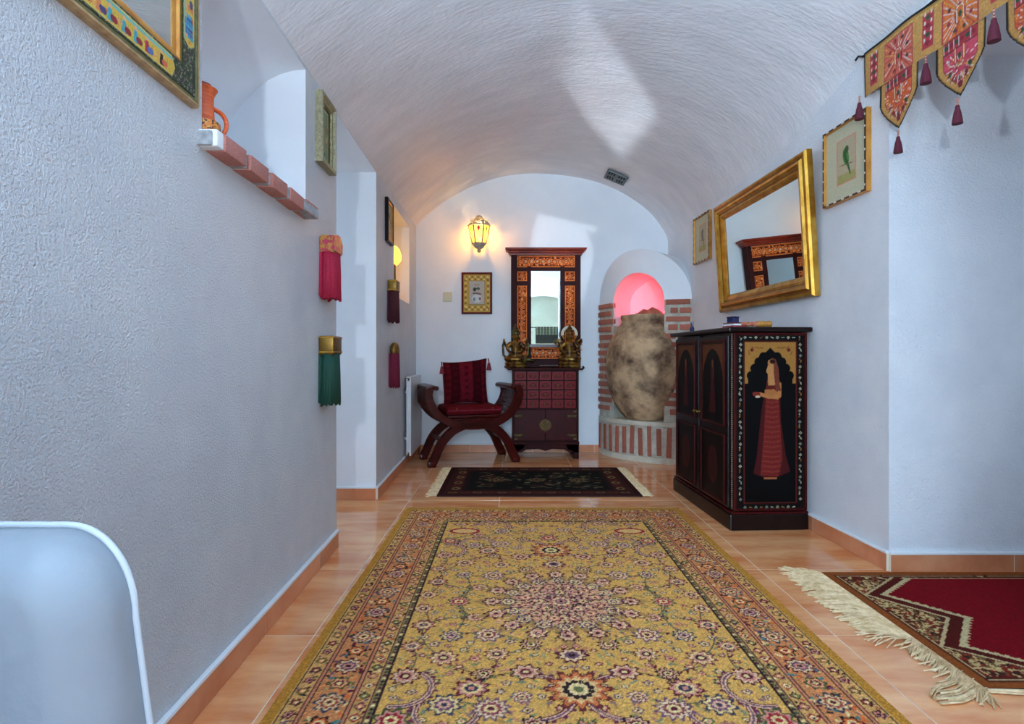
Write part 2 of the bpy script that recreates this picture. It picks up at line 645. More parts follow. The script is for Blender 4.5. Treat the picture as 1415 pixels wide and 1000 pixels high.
# ---- right wall, alcove
OP = (1.56, 2.478, 0, 2.26)
mb = MB()
wall_grid(mb, lambda y, z: (rx(y), y, z), [YR - 0.1, 1.56, 2.478, 3.5, 4.5, YB], [0, 2.26, 2.6], [OP])
wall_right = mb.build('wall_right', 'plaster')
struct(wall_right, 'white plastered wall hung with pictures and gilt mirror')
mb = MB()
XA = 3.35
za = 2.26
for yy in (OP[0], OP[1]):
    mb.quad((rx(yy), yy, 0), (XA, yy, 0), (XA, yy, za), (rx(yy), yy, za))
wall_alcove = mb.build('wall_alcove', 'plaster')
struct(wall_alcove, 'white plaster side walls of the alcove')
mb = MB()
wall_grid(mb, lambda y, z: (XA, y, z), [OP[0], 1.69, 2.38, OP[1]], [0, .45, 2.05, za], [(1.69, 2.38, .45, 2.05)])  # end opening added to go with the passage lamp
struct(mb.build('wall_alcove_end', 'plaster'), 'white alcove end wall around an opening added for the fill lamp')
struct(MB().quad((rx(OP[0]), OP[0], za), (XA, OP[0], za), (XA, OP[1], za), (rx(2.478), OP[1], za)).build('ceiling_alcove', 'plaster'), 'flat white alcove ceiling')

# ---- back wall
mb = MB()
bx = np.linspace(lx(YB), rx(YB), 49)
mb.strip([(x, YB, 0) for x in bx], [(x, YB, vault_z(x, YB) + 0.01) for x in bx])
wall_back = mb.build('wall_back', 'plaster_smooth')
struct(wall_back, 'smooth white end wall under the arch of the vault')

# ---- rear wall behind the camera, with an unseen window added for the fill light
mb = MB()
WX0, WX1, WZ0, WZ1 = -0.75, 0.55, 0.7, 2.2
bx = np.linspace(lx(YR), rx(YR), 49)
wall_grid(mb, lambda x, z: (x, YR, z), [lx(YR), WX0, WX1, rx(YR)], [0, WZ0, WZ1], [(WX0, WX1, WZ0, WZ1)])
mb.strip([(x, YR, WZ1) for x in bx], [(x, YR, vault_z(x, YR) + 0.01) for x in bx])
M['rearwall'] = mat('sage_plaster', '8f9484', '9a9f8e', rough=0.7, nscale=2)
struct(mb.build('wall_rear', 'rearwall'), 'pale sage end wall behind the camera')
struct(MB().box(lx(-1.1) - .05, -0.24, -1.18, -1.0, 0.0, 2.55).build('wall_blocker_left', 'plaster'), 'white plaster block added behind the camera to shade the chair')  # unseen block added to keep the rear lamp off the white chair
struct(MB().box(0.98, rx(-1.1) + .05, -1.18, -1.0, 0.0, 2.55).build('wall_blocker_right', 'plaster'), 'white plaster block added opposite, behind the camera, to shade the alcove')  # second unseen block, added to keep rear light off the alcove wall
win = thing('window_added', 'white framed window added unseen in the rear wall for the fill lamp', 'window')
del win['category']
struct(win)
mb = MB()
for a, b, c, d in ((WX0, WX1, WZ0, WZ0 + .06), (WX0, WX1, WZ1 - .06, WZ1), (WX0, WX0 + .06, WZ0, WZ1), (WX1 - .06, WX1, WZ0, WZ1), (-.13, -.07, WZ0, WZ1)):
    mb.box(a, b, YR - .06, YR + .02, c, d, 0.004)
mb.build('window_frame', 'white_metal', win)

# ---- vault
mb = MB()
NY, NX = 130, 64
grid = []
lump = np.random.default_rng(3)
ph = lump.uniform(0, 6.28, 6)
for j in range(NY + 1):
    Y = YR - 0.1 + (YB + 0.0 - YR + 0.1) * j / NY
    row = []
    for i in range(NX + 1):
        t = i / NX
        t = 0.5 - 0.5 * math.cos(PI * t)
        x = lx(Y) + (rx(Y) - lx(Y)) * t
        z = vault_z(x, Y)
        dr_ = rx(Y) - x
        if dr_ < .26:
            g = min(1.0, max(0.0, (Y - 2.65) / .6))
            z -= .12 * g * (1 - math.sqrt(max(0.0, 1 - (1 - dr_ / .26) ** 2)))
        e = math.sin(PI * t)
        z += e * 0.006 * (math.sin(3.1 * Y + 2 * x + ph[0]) + math.sin(5.3 * x - 2.2 * Y + ph[1]) + 0.6 * math.sin(7.7 * Y + 4 * x + ph[2]))
        row.append(mb.bm.verts.new((x, Y, z)))
    grid.append(row)
for A, B in zip(grid, grid[1:]):
    for i in range(NX):
        mb.bm.faces.new((A[i], A[i + 1], B[i + 1], B[i]))
ceiling = mb.build('ceiling', 'vault', smooth=True)
struct(ceiling, 'whitewashed barrel vault with brushed plaster')


# ---- skirting tiles
def skirting(name, label, P0, P1, joints, inward):
    """tiles between two floor points; inward = unit vector into the room"""
    P0, P1, nv = Vector((*P0, 0)), Vector((*P1, 0)), Vector((*inward, 0)).normalized()
    d = (P1 - P0)
    Ltot = d.length
    d.normalize()
    rot = math.atan2(d.y, d.x)
    side = 1 if Vector((-d.y, d.x, 0)).dot(nv) > 0 else -1
    base = bpy.data.objects.new(name, None)
    root = MB().box(0, Ltot, min(0, side * .0112), max(0, side * .0112), 0.001, 0.078).build(name, 'grout', None, loc=P0, rot=(0, 0, rot))
    struct(root, label)
    bpy.data.objects.remove(base)
    js = [0.0] + [j for j in joints if 0.02 < j < Ltot - 0.02] + [Ltot]
    for a, b in zip(js, js[1:]):
        ya, yb = sorted((0.0, side * 0.012))
        MB().box(-(b - a) / 2 + .0015, (b - a) / 2 - .0015, ya, yb, 0.001, 0.076, 0.0015).build('tile', 'tile2', root, loc=((a + b) / 2, 0, 0))
    ya, yb = sorted((0.0, side * 0.016))
    MB().box(0, Ltot, ya, yb, 0.076, 0.088, 0.003).build('bead', 'bead', root)
    return root


skirting('baseboard_left', 'terracotta skirting tiles along the rough left wall before the doorway', (lx(2.79), 2.79), (lx(YR), YR), [2.79 - 2.5 + T * k for k in range(16)], (1, 0))
skirting('baseboard_door', 'terracotta skirting on the doorway reveal', (-1.7, 3.70), (lx(3.7), 3.70), [], (0, -1))
skirting('baseboard_left_far', 'terracotta skirting tiles below the radiator', (lx(3.70), 3.70), (lx(YB), YB), [0.35, 0.68, 1.0, 1.3], (1, 0))
skirting('baseboard_back', 'terracotta skirting tiles along the back wall', (lx(YB), YB), (0.86, YB), [0.23 + .3 * k for k in range(6)], (0, -1))
skirting('baseboard_right', 'terracotta skirting tiles along the wall under the gilt mirror', (rx(2.478), 2.478), (rx(4.8), 4.8), [0.56 + T * k for k in range(5)], (-1, 0))
skirting('baseboard_alcove', 'terracotta skirting tiles on the alcove wall above the red rug', (rx(2.478), 2.478), (XA, 2.478), [0.54 + T * k for k in range(5)], (0, -1))

# ---- corner niche with brick piers
MXY = (1.1975, 5.16)
NROT = math.radians(-41.7)
HWN = 0.466
SAG = 0.13


def yb_(u, extra=0.0):
    return -(SAG + extra) * (1 - (u / HWN) ** 2)


ZI, RI = 1.43, 0.255
mb = MB()
rad = [RI + (HWN - RI) * k / 6 for k in range(7)]
ths = [PI * k / 40 for k in range(41)]
prev = None
for r in rad:
    row = [(r * math.cos(t), yb_(r * math.cos(t)), ZI + r * math.sin(t)) for t in ths]
    if prev:
        mb.strip(prev, row)
    prev = row
mb.strip(prev, [(x, 0.55, z) for x, y, z in prev])
inner = [(RI, yb_(RI), 0.36)] + [(RI * math.cos(t), yb_(RI), ZI + RI * math.sin(t)) for t in ths] + [(-RI, yb_(RI), 0.36)]
inner_f = [(x, yb_(x), z) for x, y, z in inner]
mb.strip(inner_f, [(x, 0.30, z) for x, y, z in inner_f])
mb.quad((-.3, .30, .3), (.3, .30, .3), (.3, .30, 1.75), (-.3, .30, 1.75))
wall_niche = mb.build('wall_niche', 'plaster_smooth', smooth=35, loc=(MXY[0], MXY[1], 0), rot=(0, 0, NROT))
struct(wall_niche, 'white arched corner niche with brick piers holding a big jar')
# mortar piers
mb = MB()
for sgn in (-1, 1):
    us = [sgn * (RI + (HWN - RI) * k / 6) for k in range(7)]
    mb.strip([(u, yb_(u), 0.34) for u in us], [(u, yb_(u), ZI) for u in us])
mb.build('mortar', 'mortar', wall_niche, smooth=True)
mb = MB()
mb.quad((-RI - .01, .03, .34), (RI + .01, .03, .34), (RI + .01, .03, 1.20), (-RI - .01, .03, 1.20))
for sg in (-1, 1):
    mb.quad((sg * (RI - .002), yb_(RI), .34), (sg * (RI - .002), .03, .34), (sg * (RI - .002), .03, 1.22), (sg * (RI - .002), yb_(RI), 1.22))
mb.build('mortar_fill', 'mortar', wall_niche)
brick_first = [None]


def nbrick(u0, u1, z0, z1, dy):
    um = (u0 + u1) / 2
    sl = (yb_(um + .01) - yb_(um - .01)) / .02
    L_ = (u1 - u0) * math.sqrt(1 + sl * sl)
    if brick_first[0] is None:
        brick_first[0] = MB().box(-.5, .5, -.5, .5, -.5, .5, 0.06)
        brick_first[0] = brick_first[0].build('brick', 'brick', wall_niche, smooth=50)
        o = brick_first[0]
    else:
        o = share(brick_first[0], 'brick', wall_niche, (0, 0, 0))
    o.location = (um, yb_(um) - dy + .02, (z0 + z1) / 2)
    o.rotation_euler = (0, random.uniform(-.02, .02), math.atan(sl))
    o.scale = (L_, 0.05, z1 - z0)
    return o


pitch = 0.0735
for sgn in (-1, 1):
    for k in range(14):
        z0 = 1.385 - k * pitch
        z1_ = z0 + 0.046 + random.uniform(-.004, .004)
        inn, out = RI, HWN - .006
        mid = inn + (out - inn) * (0.5 + random.uniform(-.06, .06)) if k % 2 else None
        if k in (0, 2, 10, 12) or (k % 4 == 2):
            segs = [(inn + random.uniform(.0, .02), out - random.uniform(0, .01))]
        else:
            segs = [(inn + random.uniform(.02, .05), out - .1), (out - .085, out)] if k % 2 else [(inn + .01, inn + .09), (inn + .11, out - .02)]
        for a, b in segs:
            nbrick(sgn * a if sgn > 0 else -b, sgn * b if sgn > 0 else -a, z0, z1_, .012)
# base with upright bricks
ub = [-0.47 + 0.94 * k / 40 for k in range(41)]


def ybb(u, e=0.0):
    return -(0.150 + e) * max(0, 1 - (abs(u) / 0.48) ** 2.2)


mb = MB()
mb.strip([(u, ybb(u), 0.0) for u in ub], [(u, ybb(u), 0.335) for u in ub])
mb.strip([(u, ybb(u), 0.335) for u in ub], [(u, .32, 0.335) for u in ub])
mb.build('base_mortar', 'mortar', wall_niche, smooth=40)
mb = MB()
mb.strip([(u, ybb(u, .022), 0.325) for u in ub], [(u, ybb(u, .02), 0.362) for u in ub])
mb.strip([(u, ybb(u, .02), 0.362) for u in ub], [(u, .3, 0.366) for u in ub])
mb.strip([(u, ybb(u, .022), 0.325) for u in ub], [(u, ybb(u) + .01, 0.325) for u in ub])
mb.build('ledge', 'rim', wall_niche, smooth=35)
mb = MB()
mb.strip([(u, ybb(u, .014), 0.0) for u in ub], [(u, ybb(u, .006), 0.045) for u in ub])
mb.build('plinth', 'rim', wall_niche, smooth=35)
ups = [-.43 + .081 * k for k in range(11)]
for k, u in enumerate(ups):
    sl = (ybb(u + .01) - ybb(u - .01)) / .02
    o = share(brick_first[0], 'brick', wall_niche, (u, ybb(u) + .014, 0.185 + random.uniform(-.008, .008)), (0, random.uniform(-.03, .03), math.atan(sl)), (0.04 + random.uniform(-.004, .004), 0.045, 0.255 + random.uniform(-.02, .015)))
# red lamp hidden in the niche
ln = bpy.data.lights.new('niche_red_lamp', 'POINT')
ln.energy = 2.6
ln.color = (1.0, 0.012, 0.035)
ln.shadow_soft_size = 0.03
lno = bpy.data.objects.new('niche_red_lamp', ln)
col.objects.link(lno)
lno.parent = wall_niche
lno.location = (0.05, 0.24, 1.30)

# ---- big jar
jar = thing('storage_jar', 'huge weathered clay storage jar set in the brick niche', 'jar', (MXY[0] + .01, MXY[1] + .0, 0.366), NROT)
pr = [(0, 0), (.17, 0), (.215, .04), (.285, .14), (.34, .28), (.366, .44), (.36, .58), (.328, .70), (.272, .80), (.222, .865), (.208, .89), (.222, .92), (.218, .945), (.19, .94), (.18, .90), (.0, .88)]
M['jar'] = mat('old_clay', '5c4232', 'cfac84', rough=0.9, nscale=5, bump=0.8, bscale=22, bdist=0.025, detail=10, ramp=(0.36, 0.60))
MB().lathe(pr[:11], 40, sy=.8).build('body', 'jar', jar, smooth=40)
MB().lathe(pr[10:], 40, sy=.8).build('rim', 'jar', jar, smooth=40)
mb = MB()
M['shard'] = mat('broken_clay', 'a0503c', 'c07a62', rough=0.9, nscale=20, bump=.4)
pts = [(-.15, 0), (-.12, .02), (-.07, .035), (-.02, .07), (.03, .06), (.07, .085), (.12, .06), (.16, .03), (.18, 0)]
mb.prism([(a, b * .9) for a, b in pts], -.02, .0)
mb.build('broken_edge', 'shard', jar, loc=(0.03, -.02, .935))


# =================================================================== HELPERS FOR WALL THINGS
def on_left(Y, z, off=0.0):
    return (lx(Y) + off, Y, z)


def on_right(Y, z, off=0.0):
    return (rx(Y) - off, Y, z)


def frame_mesh(w, h, prof):
    """mitred frame; prof = closed list of (inset from outer edge, height off the wall)"""
    mb = MB()
    rings = []
    for d, p in prof:
        rings.append([mb.bm.verts.new(q) for q in ((-w / 2 + d, -p, d), (w / 2 - d, -p, d), (w / 2 - d, -p, h - d), (-w / 2 + d, -p, h - d))])
    n = len(rings)
    for i in range(n):
        A, B = rings[i], rings[(i + 1) % n]
        for k in range(4):
            mb.bm.faces.new((A[k], A[(k + 1) % 4], B[(k + 1) % 4], B[k]))
    return mb


def panel(w, h, y0, y1, m, name, parent, cx=0.0, z0=0.0):
    return MB().box(cx - w / 2, cx + w / 2, y0, y1, z0, z0 + h).build(name, m, parent)


def front_cloth(cv, name, m, parent, x0, y, z0, relief=1.0, smooth=False):
    """canvas standing upright, facing local -y, lower left corner at x0,z0"""
    return cloth(cv, name, m, parent, lambda U, V, Hh: (x0 + U, y - Hh * relief, z0 + V), smooth=smooth)


# =================================================================== RUGS
def fringe_strands(mb, edge, out, n, length, jit, z=0.004, droop=0.0):
    """flat strands leaving an edge; edge(t)->(x,y), out = direction"""
    ox, oy = out
    for i in range(n):
        t = (i + random.random()) / n
        x, y = edge(t)
        L_ = length * random.uniform(0.7, 1.1)
        a = random.uniform(-jit, jit) + droop
        ca, sa = math.cos(a), math.sin(a)
        dx, dy = ox * ca - oy * sa, ox * sa + oy * ca
        a2 = a + random.uniform(-jit, jit)
        ex, ey = ox * math.cos(a2) - oy * math.sin(a2), ox * math.sin(a2) + oy * math.cos(a2)
        p0 = (x, y); p1 = (x + dx * L_ * .5, y + dy * L_ * .5); p2 = (p1[0] + ex * L_ * .5, p1[1] + ey * L_ * .5)
        w = 0.0022
        zz = z + random.uniform(0, .006)
        nx_, ny_ = -dy * w, dx * w
        v = [mb.bm.verts.new((p[0] + s * nx_, p[1] + s * ny_, zq)) for p, zq in ((p0, z + .001), (p1, zz), (p2, 0.0025)) for s in (-1, 0, 1)]
        for r in (0, 3, 6):
            v[r + 1].co.z += 0.003
        for r in (0, 3):
            mb.bm.faces.new((v[r], v[r + 1], v[r + 4], v[r + 3]))
            mb.bm.faces.new((v[r + 1], v[r + 2], v[r + 5], v[r + 4]))


def rug_body(w, h, th, parent, m):
    return MB().box(0, w, 0, h, 0.0005, th).build('backing', m, parent)


# ---- big floral rug
RW, RH = 1.665, 2.62
cv = Canvas(RW, RH, 0.004, 'cdb36a')
MAR, PINK, NAVY, GRN, ORG, CRM, RED, PUR, BLK, TEAL = '5e2434', 'c98f88', '3c3f58', '5d6b48', 'c98050', 'e0cf9c', '9c2c3c', '6f5270', '33262a', '4f7f84'
FLD = 'd0ac62'
bd = 0.03
outs = [(bd, 'c4a468'), (bd + .003, BLK), (bd + .008, 'cba66a'), (bd + .052, MAR), (bd + .057, 'bd8268'), (bd + .063, BLK), (bd + .068, 'c58a5c'), (bd + .172, BLK), (bd + .177, 'bd8268'), (bd + .183, MAR), (bd + .188, 'c9a668'), (bd + .228, MAR), (bd + .233, '8a8058'), (bd + .250, BLK), (bd + .255, FLD)]
cv.a[:] = C('b48838')
for d, c in outs:
    w = (cv.U >= d) & (cv.U <= RW - d) & (cv.V >= d) & (cv.V <= RH - d)
    cv.a[w] = C(c)
pal = [[MAR, 'dcc0a4', PINK, MAR, CRM], [NAVY, CRM, PUR, 'd8b0a0', NAVY], [BLK, 'd8b098', MAR, CRM, BLK], [MAR, PINK, CRM, NAVY, PINK], ['4a5a3a', PINK, RED, CRM, RED], [PUR, 'e0ccb0', '8c4a58', CRM, MAR], ['7c3a48', CRM, PINK, BLK, CRM]]


def along_border(d, step, rfun):
    """points along a rectangle inset d"""
    x0, x1, v0, v1 = d, RW - d, d, RH - d
    nxs = max(1, round((x1 - x0) / step)); nys = max(1, round((v1 - v0) / step))
    for k in range(nxs + 1):
        t = x0 + (x1 - x0) * k / nxs
        rfun(t, v0, k, 0); rfun(t, v1, k, 0)
    for k in range(1, nys):
        t = v0 + (v1 - v0) * k / nys
        rfun(x0, t, k, 1); rfun(x1, t, k, 1)


def scatter_border(d0, d1, n, cols, ru, rv):
    for q in range(n):
        t = random.random()
        d = d0 + random.random() * (d1 - d0)
        sd = random.choices((0, 1, 2, 3), (RH, RH, RW, RW))[0]
        x, y = [(d, d + t * (RH - 2 * d)), (RW - d, d + t * (RH - 2 * d)), (d + t * (RW - 2 * d), d), (d + t * (RW - 2 * d), RH - d)][sd]
        cv.ell(x, y, random.uniform(*ru), random.uniform(*rv), random.choice(cols), rot=random.uniform(0, 3))


scatter_border(bd + .012, bd + .048, 700, [GRN, MAR, BLK, 'b5684a', CRM, PUR], (.004, .010), (.002, .005))
scatter_border(bd + .192, bd + .226, 700, [GRN, MAR, BLK, 'b5684a', CRM, PUR], (.004, .010), (.002, .005))
scatter_border(bd + .072, bd + .168, 1500, [BLK, GRN, MAR, TEAL, CRM, 'd0703c', 'd9945c', PUR, 'd9b48a'], (.006, .017), (.003, .007))
along_border(bd + .030, .052, lambda x, y, k, s: cv.flower(x, y, .019, 5, [[BLK, '9a3c44', CRM], ['4a5a3a', ORG, CRM], [MAR, PINK, BLK]][k % 3]))
along_border(bd + .208, .048, lambda x, y, k, s: cv.flower(x, y, .018, 4, [[MAR, 'c98a70', CRM], [BLK, '7a7a50', CRM], [RED, CRM, NAVY]][k % 3]))
along_border(bd + .2415, .016, lambda x, y, k, s: cv.ell(x, y, .006, .006, [BLK, CRM, MAR, '4a4a3c'][k % 4]))


def mainb(x, y, k, s):
    if k % 2 == 0:
        cv.flower(x, y, .047, 8, [[MAR, 'd9c6a0', PUR, PINK, BLK], [NAVY, 'd8c098', '9a4a48', CRM, MAR]][(k // 2) % 2], ser=.06)
    else:
        cv.flower(x, y, .034, 6, [[BLK, 'd0703c', CRM, RED], ['4a5a3a', 'dca07a', MAR, CRM]][(k // 2) % 2], ser=.05)


along_border(bd + .120, .088, mainb)
# field drawn in mirrored quarters
UC, VC = RW / 2, RH / 2
FU, FV = UC - bd - .262, VC - bd - .262


def sym(f, du, dv, *a, **k):
    for su in ((1, -1) if du else (1,)):
        for sv in ((1, -1) if dv else (1,)):
            f(UC + su * du, VC + sv * dv, *a, **k)


def vine(pts, wd, c):
    for su in (1, -1):
        for sv in (1, -1):
            cv.line([(UC + su * a, VC + sv * b) for a, b in pts if abs(a) < FU and abs(b) < FV], wd, c)


def arcpts(cx, cy, r, a0, a1, n=14, sq=1.0):
    return [(cx + r * math.cos(a0 + (a1 - a0) * i / n), cy + sq * r * math.sin(a0 + (a1 - a0) * i / n)) for i in range(n + 1)]


rr_ = random.Random(5)
for q in range(420):
    du, dv = rr_.uniform(0, FU), rr_.uniform(0, FV)
    sym(cv.ell, du, dv, rr_.uniform(.006, .016), rr_.uniform(.003, .006), rr_.choice(['b08e50', 'a0a070', 'c08a66', '8a9060', 'c08a78', '907278', '7a8a78']), rot=rr_.uniform(0, 3))
key = [(.147, .478, .048), (.302, .56, .052), (.235, .377, .040), (.126, .318, .036), (.267, .255, .046), (.39, .261, .038), (.39, 0, .044), (.318, .13, .036), (.495, .187, .042), (.40, .40, .046), (.273, .487, .034), (.243, .653, .052), (.37, .635, .048), (0, .75, .052), (.50, .50, .044), (.51, .33, .036), (.515, .06, .036), (.13, .72, .036), (.09, .88, .044), (.24, .86, .05), (.50, .70, .05), (.36, .80, .036), (.47, .98, .04), (.30, .99, .046), (.13, 1.0, .04), (.16, .60, .030)]
# winding stems between the palmettes
for (a0, b0, r0), (a1, b1, r1) in zip(key, key[1:]):
    if math.hypot(a1 - a0, b1 - b0) < .34:
        mx_, my_ = (a0 + a1) / 2 + (b1 - b0) * .25, (b0 + b1) / 2 - (a1 - a0) * .25
        pts = [((1 - t) ** 2 * a0 + 2 * t * (1 - t) * mx_ + t * t * a1, (1 - t) ** 2 * b0 + 2 * t * (1 - t) * my_ + t * t * b1) for t in [k / 12 for k in range(13)]]
        vine(pts, .005, rr_.choice(['6f6a48', '6b4a44', '5a5a50']))
        for p in pts[2:-2:2]:
            sym(cv.ell, p[0] + .008, p[1] + .006, .011, .004, rr_.choice(['6f7a50', MAR, '7a8a70']), rot=rr_.uniform(0, 3))
fill = []
tries = 0
while len(fill) < 75 and tries < 9000:
    tries += 1
    r = rr_.choice([.026, .022, .018, .015])
    du, dv = rr_.uniform(r, FU - r * .9), rr_.uniform(r, FV - r * .9)
    if math.hypot(du / .30, dv / .30) < 1.1:
        continue
    if all(math.hypot(du - a, dv - b) > r + c + .008 for a, b, c in key + fill):
        fill.append((du, dv, r))
for du, dv, r in fill:
    sym(cv.flower, du, dv, r, rr_.choice([4, 5, 6]), rr_.choice([[MAR, PINK, CRM], [PUR, CRM, MAR], ['8a5a50', 'd8a898', RED], ['4a5a4a', CRM, PINK], [NAVY, 'c9b09a', CRM]]), sq=rr_.uniform(.6, 1.0), rot=rr_.uniform(0, 2))
# acanthus scrolls near the ends
for (a, b, r, s0, s1) in ((.36, .66, .085, -.4, 3.4), (.30, .93, .10, .2, 3.3), (.12, .60, .10, 1.6, 4.6), (.50, .56, .085, 1.2, 4.2)):
    for su in (1, -1):
        for sv in (1, -1):
            pts = [(p, q) for p, q in arcpts(a, b, r, s0, s1, 18) if p < FU - .01]
            for wd, cc in ((.022, MAR), (.015, 'd8b8a0'), (.006, PUR)):
                cv.line([(UC + su * p, VC + sv * q) for p, q in pts], wd, cc)
            for p, q in pts[::2]:
                e = (p - a) / r, (q - b) / r
                cv.ell(UC + su * (p + e[0] * .014), VC + sv * (q + e[1] * .014), .007, .007, '6b3450')
for k, (du, dv, r) in enumerate(key):
    cols = pal[(k * 3) % 7]
    sym(cv.flower, du, dv, r * 1.12, [8, 9, 10, 12][k % 4], cols, sq=rr_.uniform(.8, 1.05), ser=[.05, .08, .0][k % 3], rot=.3)
# centre medallion: star of rosettes
cv.flower(UC, VC, .335, 16, ['a88a58', 'cfa486', 'd3b48e', 'c69c90', 'd8bc9a'], sq=1.0, ser=.02)
for ring, n, r, cols in ((.265, 16, .040, [MAR, 'e0c8a8', PINK, BLK]), (.20, 16, .036, [NAVY, CRM, PUR, CRM]), (.14, 12, .034, [MAR, PINK, CRM, RED]), (.085, 8, .034, [BLK, PINK, CRM, MAR])):
    for k in range(n):
        t = 2 * PI * (k + .5 * (n % 3 == 0)) / n
        cv.flower(UC + ring * math.cos(t), VC + ring * math.sin(t), r, 7, cols, rot=t, ser=.06)
for k in range(700):
    t, q = rr_.uniform(0, 6.28), rr_.uniform(.03, .32)
    cv.ell(UC + q * math.cos(t), VC + q * math.sin(t), .008, .0035, rr_.choice([MAR, CRM, PINK, BLK, GRN, PUR, 'd8b8a8']), rot=t + rr_.uniform(-.6, .6))
cv.flower(UC, VC, .058, 10, [MAR, PINK, CRM, PUR, PINK, BLK], ser=.05)
for sv in (1, -1):
    cv.flower(UC, VC + sv * .385, .056, 9, [MAR, 'e0c8a8', PUR, BLK], sq=.9, ser=.08)
    cv.flower(UC, VC + sv * .565, .105, 12, ['6a3234', 'c9784c', 'd8bc8a', BLK, 'e0cfa0', '6f7a50'], sq=1.0, ser=.06)
    for su in (1, -1):
        cv.ell(UC + su * .44, VC + sv * .86, .082, .048, RED)
        cv.ell(UC + su * .44, VC + sv * .86, .064, .033, 'd8bc84')
cv.a *= np.array([1.07, .965, .88])
cv.noise(0.09)
big_rug = thing('floral_rug', 'large golden yellow Persian rug with floral medallion and orange border', 'rug', (-0.645, 3.463 - RH, 0.0), 0)
tuft = rng.normal(0, .0007, (cv.ny, cv.nx))
cloth(cv, 'pile', 'rug', big_rug, lambda U, V, Hh: (U, V, 0.0095 + tuft))
rug_body(RW, RH, .0085, big_rug, 'fringe_y')
mb = MB()
fringe_strands(mb, lambda t: (t * RW, RH), (0, 1), 500, .03, .5)
o = mb.build('fringe', 'fringe_y', big_rug); o['kind'] = 'stuff'
mb = MB()
fringe_strands(mb, lambda t: (t * RW, 0), (0, -1), 500, .03, .5)
o = mb.build('fringe', 'fringe_y', big_rug); o['kind'] = 'stuff'

M['backdark'] = mat('dark_backing', '2a1412', rough=.9)
# ---- dark runner
DW, DH = 1.38, 0.95
cv = Canvas(DW, DH, 0.008, '3a1114')
cv.rect(.02, .02, DW - .02, DH - .02, '2b0d10')
cv.rect(.035, .035, DW - .035, DH - .035, '3d1a16')
for k in range(15):
    for y in (.085, DH - .085):
        cv.ell(.1 + k * (DW - .2) / 14, y, .035, .018, ['6b5a36', '54301e'][k % 2], inner=.5)
for k in range(7):
    for x in (.11, DW - .11):
        cv.ell(x, .2 + k * (DH - .4) / 6, .03, .04, ['7a6a40', '5a2420'][k % 2], inner=.5)
cv.rect(.16, .14, DW - .16, DH - .14, '221012')
cv.rect(.19, .17, DW - .19, DH - .17, '12100f')
for k in range(150):
    x, y = rr_.uniform(.22, DW - .22), rr_.uniform(.2, DH - .2)
    cv.ell(x, y, rr_.uniform(.01, .035), rr_.uniform(.006, .012), rr_.choice(['5e5738', '4a2a1e', '6d6848', '3e4a3a', '7a6a4a', '4f1c1c']), rot=rr_.uniform(-.5, .5))
for k in range(3):
    cv.flower(DW * (.28 + .22 * k), DH / 2, .07, 8, ['6d6848', '2a1512', '7a5a40', '12100f'])
cv.noise(.08)
dark_rug = thing('dark_rug', 'small dark maroon and black rug with cream end fringes', 'rug', (-0.505, 3.775, 0.0), 0.0)
cloth(cv, 'pile', 'rug', dark_rug, lambda U, V, Hh: (U, V, 0.0085 + 0 * U))
rug_body(DW, DH, .0075, dark_rug, 'backdark')
for x, s in ((0, -1), (DW, 1)):
    mb = MB()
    fringe_strands(mb, lambda t: (x, t * DH), (s, 0), 260, .075, .35)
    o = mb.build('fringe', 'fringe', dark_rug); o['kind'] = 'stuff'

# ---- red prayer rug in the alcove
PW, PH = 1.40, 0.85
cv = Canvas(PW, PH, 0.005, '8f4a1e')


def zig(off):
    base = [(.07, .335), (.23, .128), (.425, .30), (.62, .128), (.78, .335)]
    return [(u + off, v) for v, u in base]


cv.rect(.035, .03, PW - .035, PH - .03, '5a2a18')
cv.rect(.045, .04, PW - .045, PH - .04, 'c4a878')
cv.rect(.05, .045, PW - .05, PH - .045, '5c2016')
for k in range(900):
    x, y = rr_.uniform(.05, PW - .05), rr_.uniform(.045, PH - .045)
    cv.ell(x, y, rr_.uniform(.006, .02), rr_.uniform(.004, .008), rr_.choice(['c4a878', '6a5a34', '4a1410', 'b89a68', '3a2a1c']), rot=rr_.uniform(0, 3))
for end in (0, 1):
    def E(pts):
        return [((PW - u) if end else u, v) for u, v in pts]
    for off, c in ((-.085, 'c4a878'), (-.07, '54160f'), (-.02, 'c9b080'), (0.004, '7c0612')):
        pl = E(zig(off))
        cv.poly([((PW / 2), .06)] + pl + [((PW / 2), PH - .06)], c)
for q in range(700):
    v = rr_.uniform(.06, PH - .06)
    vs__ = [p[1] for p in zig(0)]; us__ = [p[0] for p in zig(0)]
    lim = float(np.interp(v, vs__, us__)) - .10
    if lim > .06:
        u = rr_.uniform(.055, lim)
        cc = rr_.choice(['c9a870', 'c9a870', '7a5a34', '8a2a1c', '3a2418'])
        ra, rb, ro = rr_.uniform(.007, .018), rr_.uniform(.003, .006), rr_.uniform(0, 3)
        cv.ell(u, v, ra, rb, cc, rot=ro); cv.ell(PW - u, v, ra, rb, cc, rot=-ro)
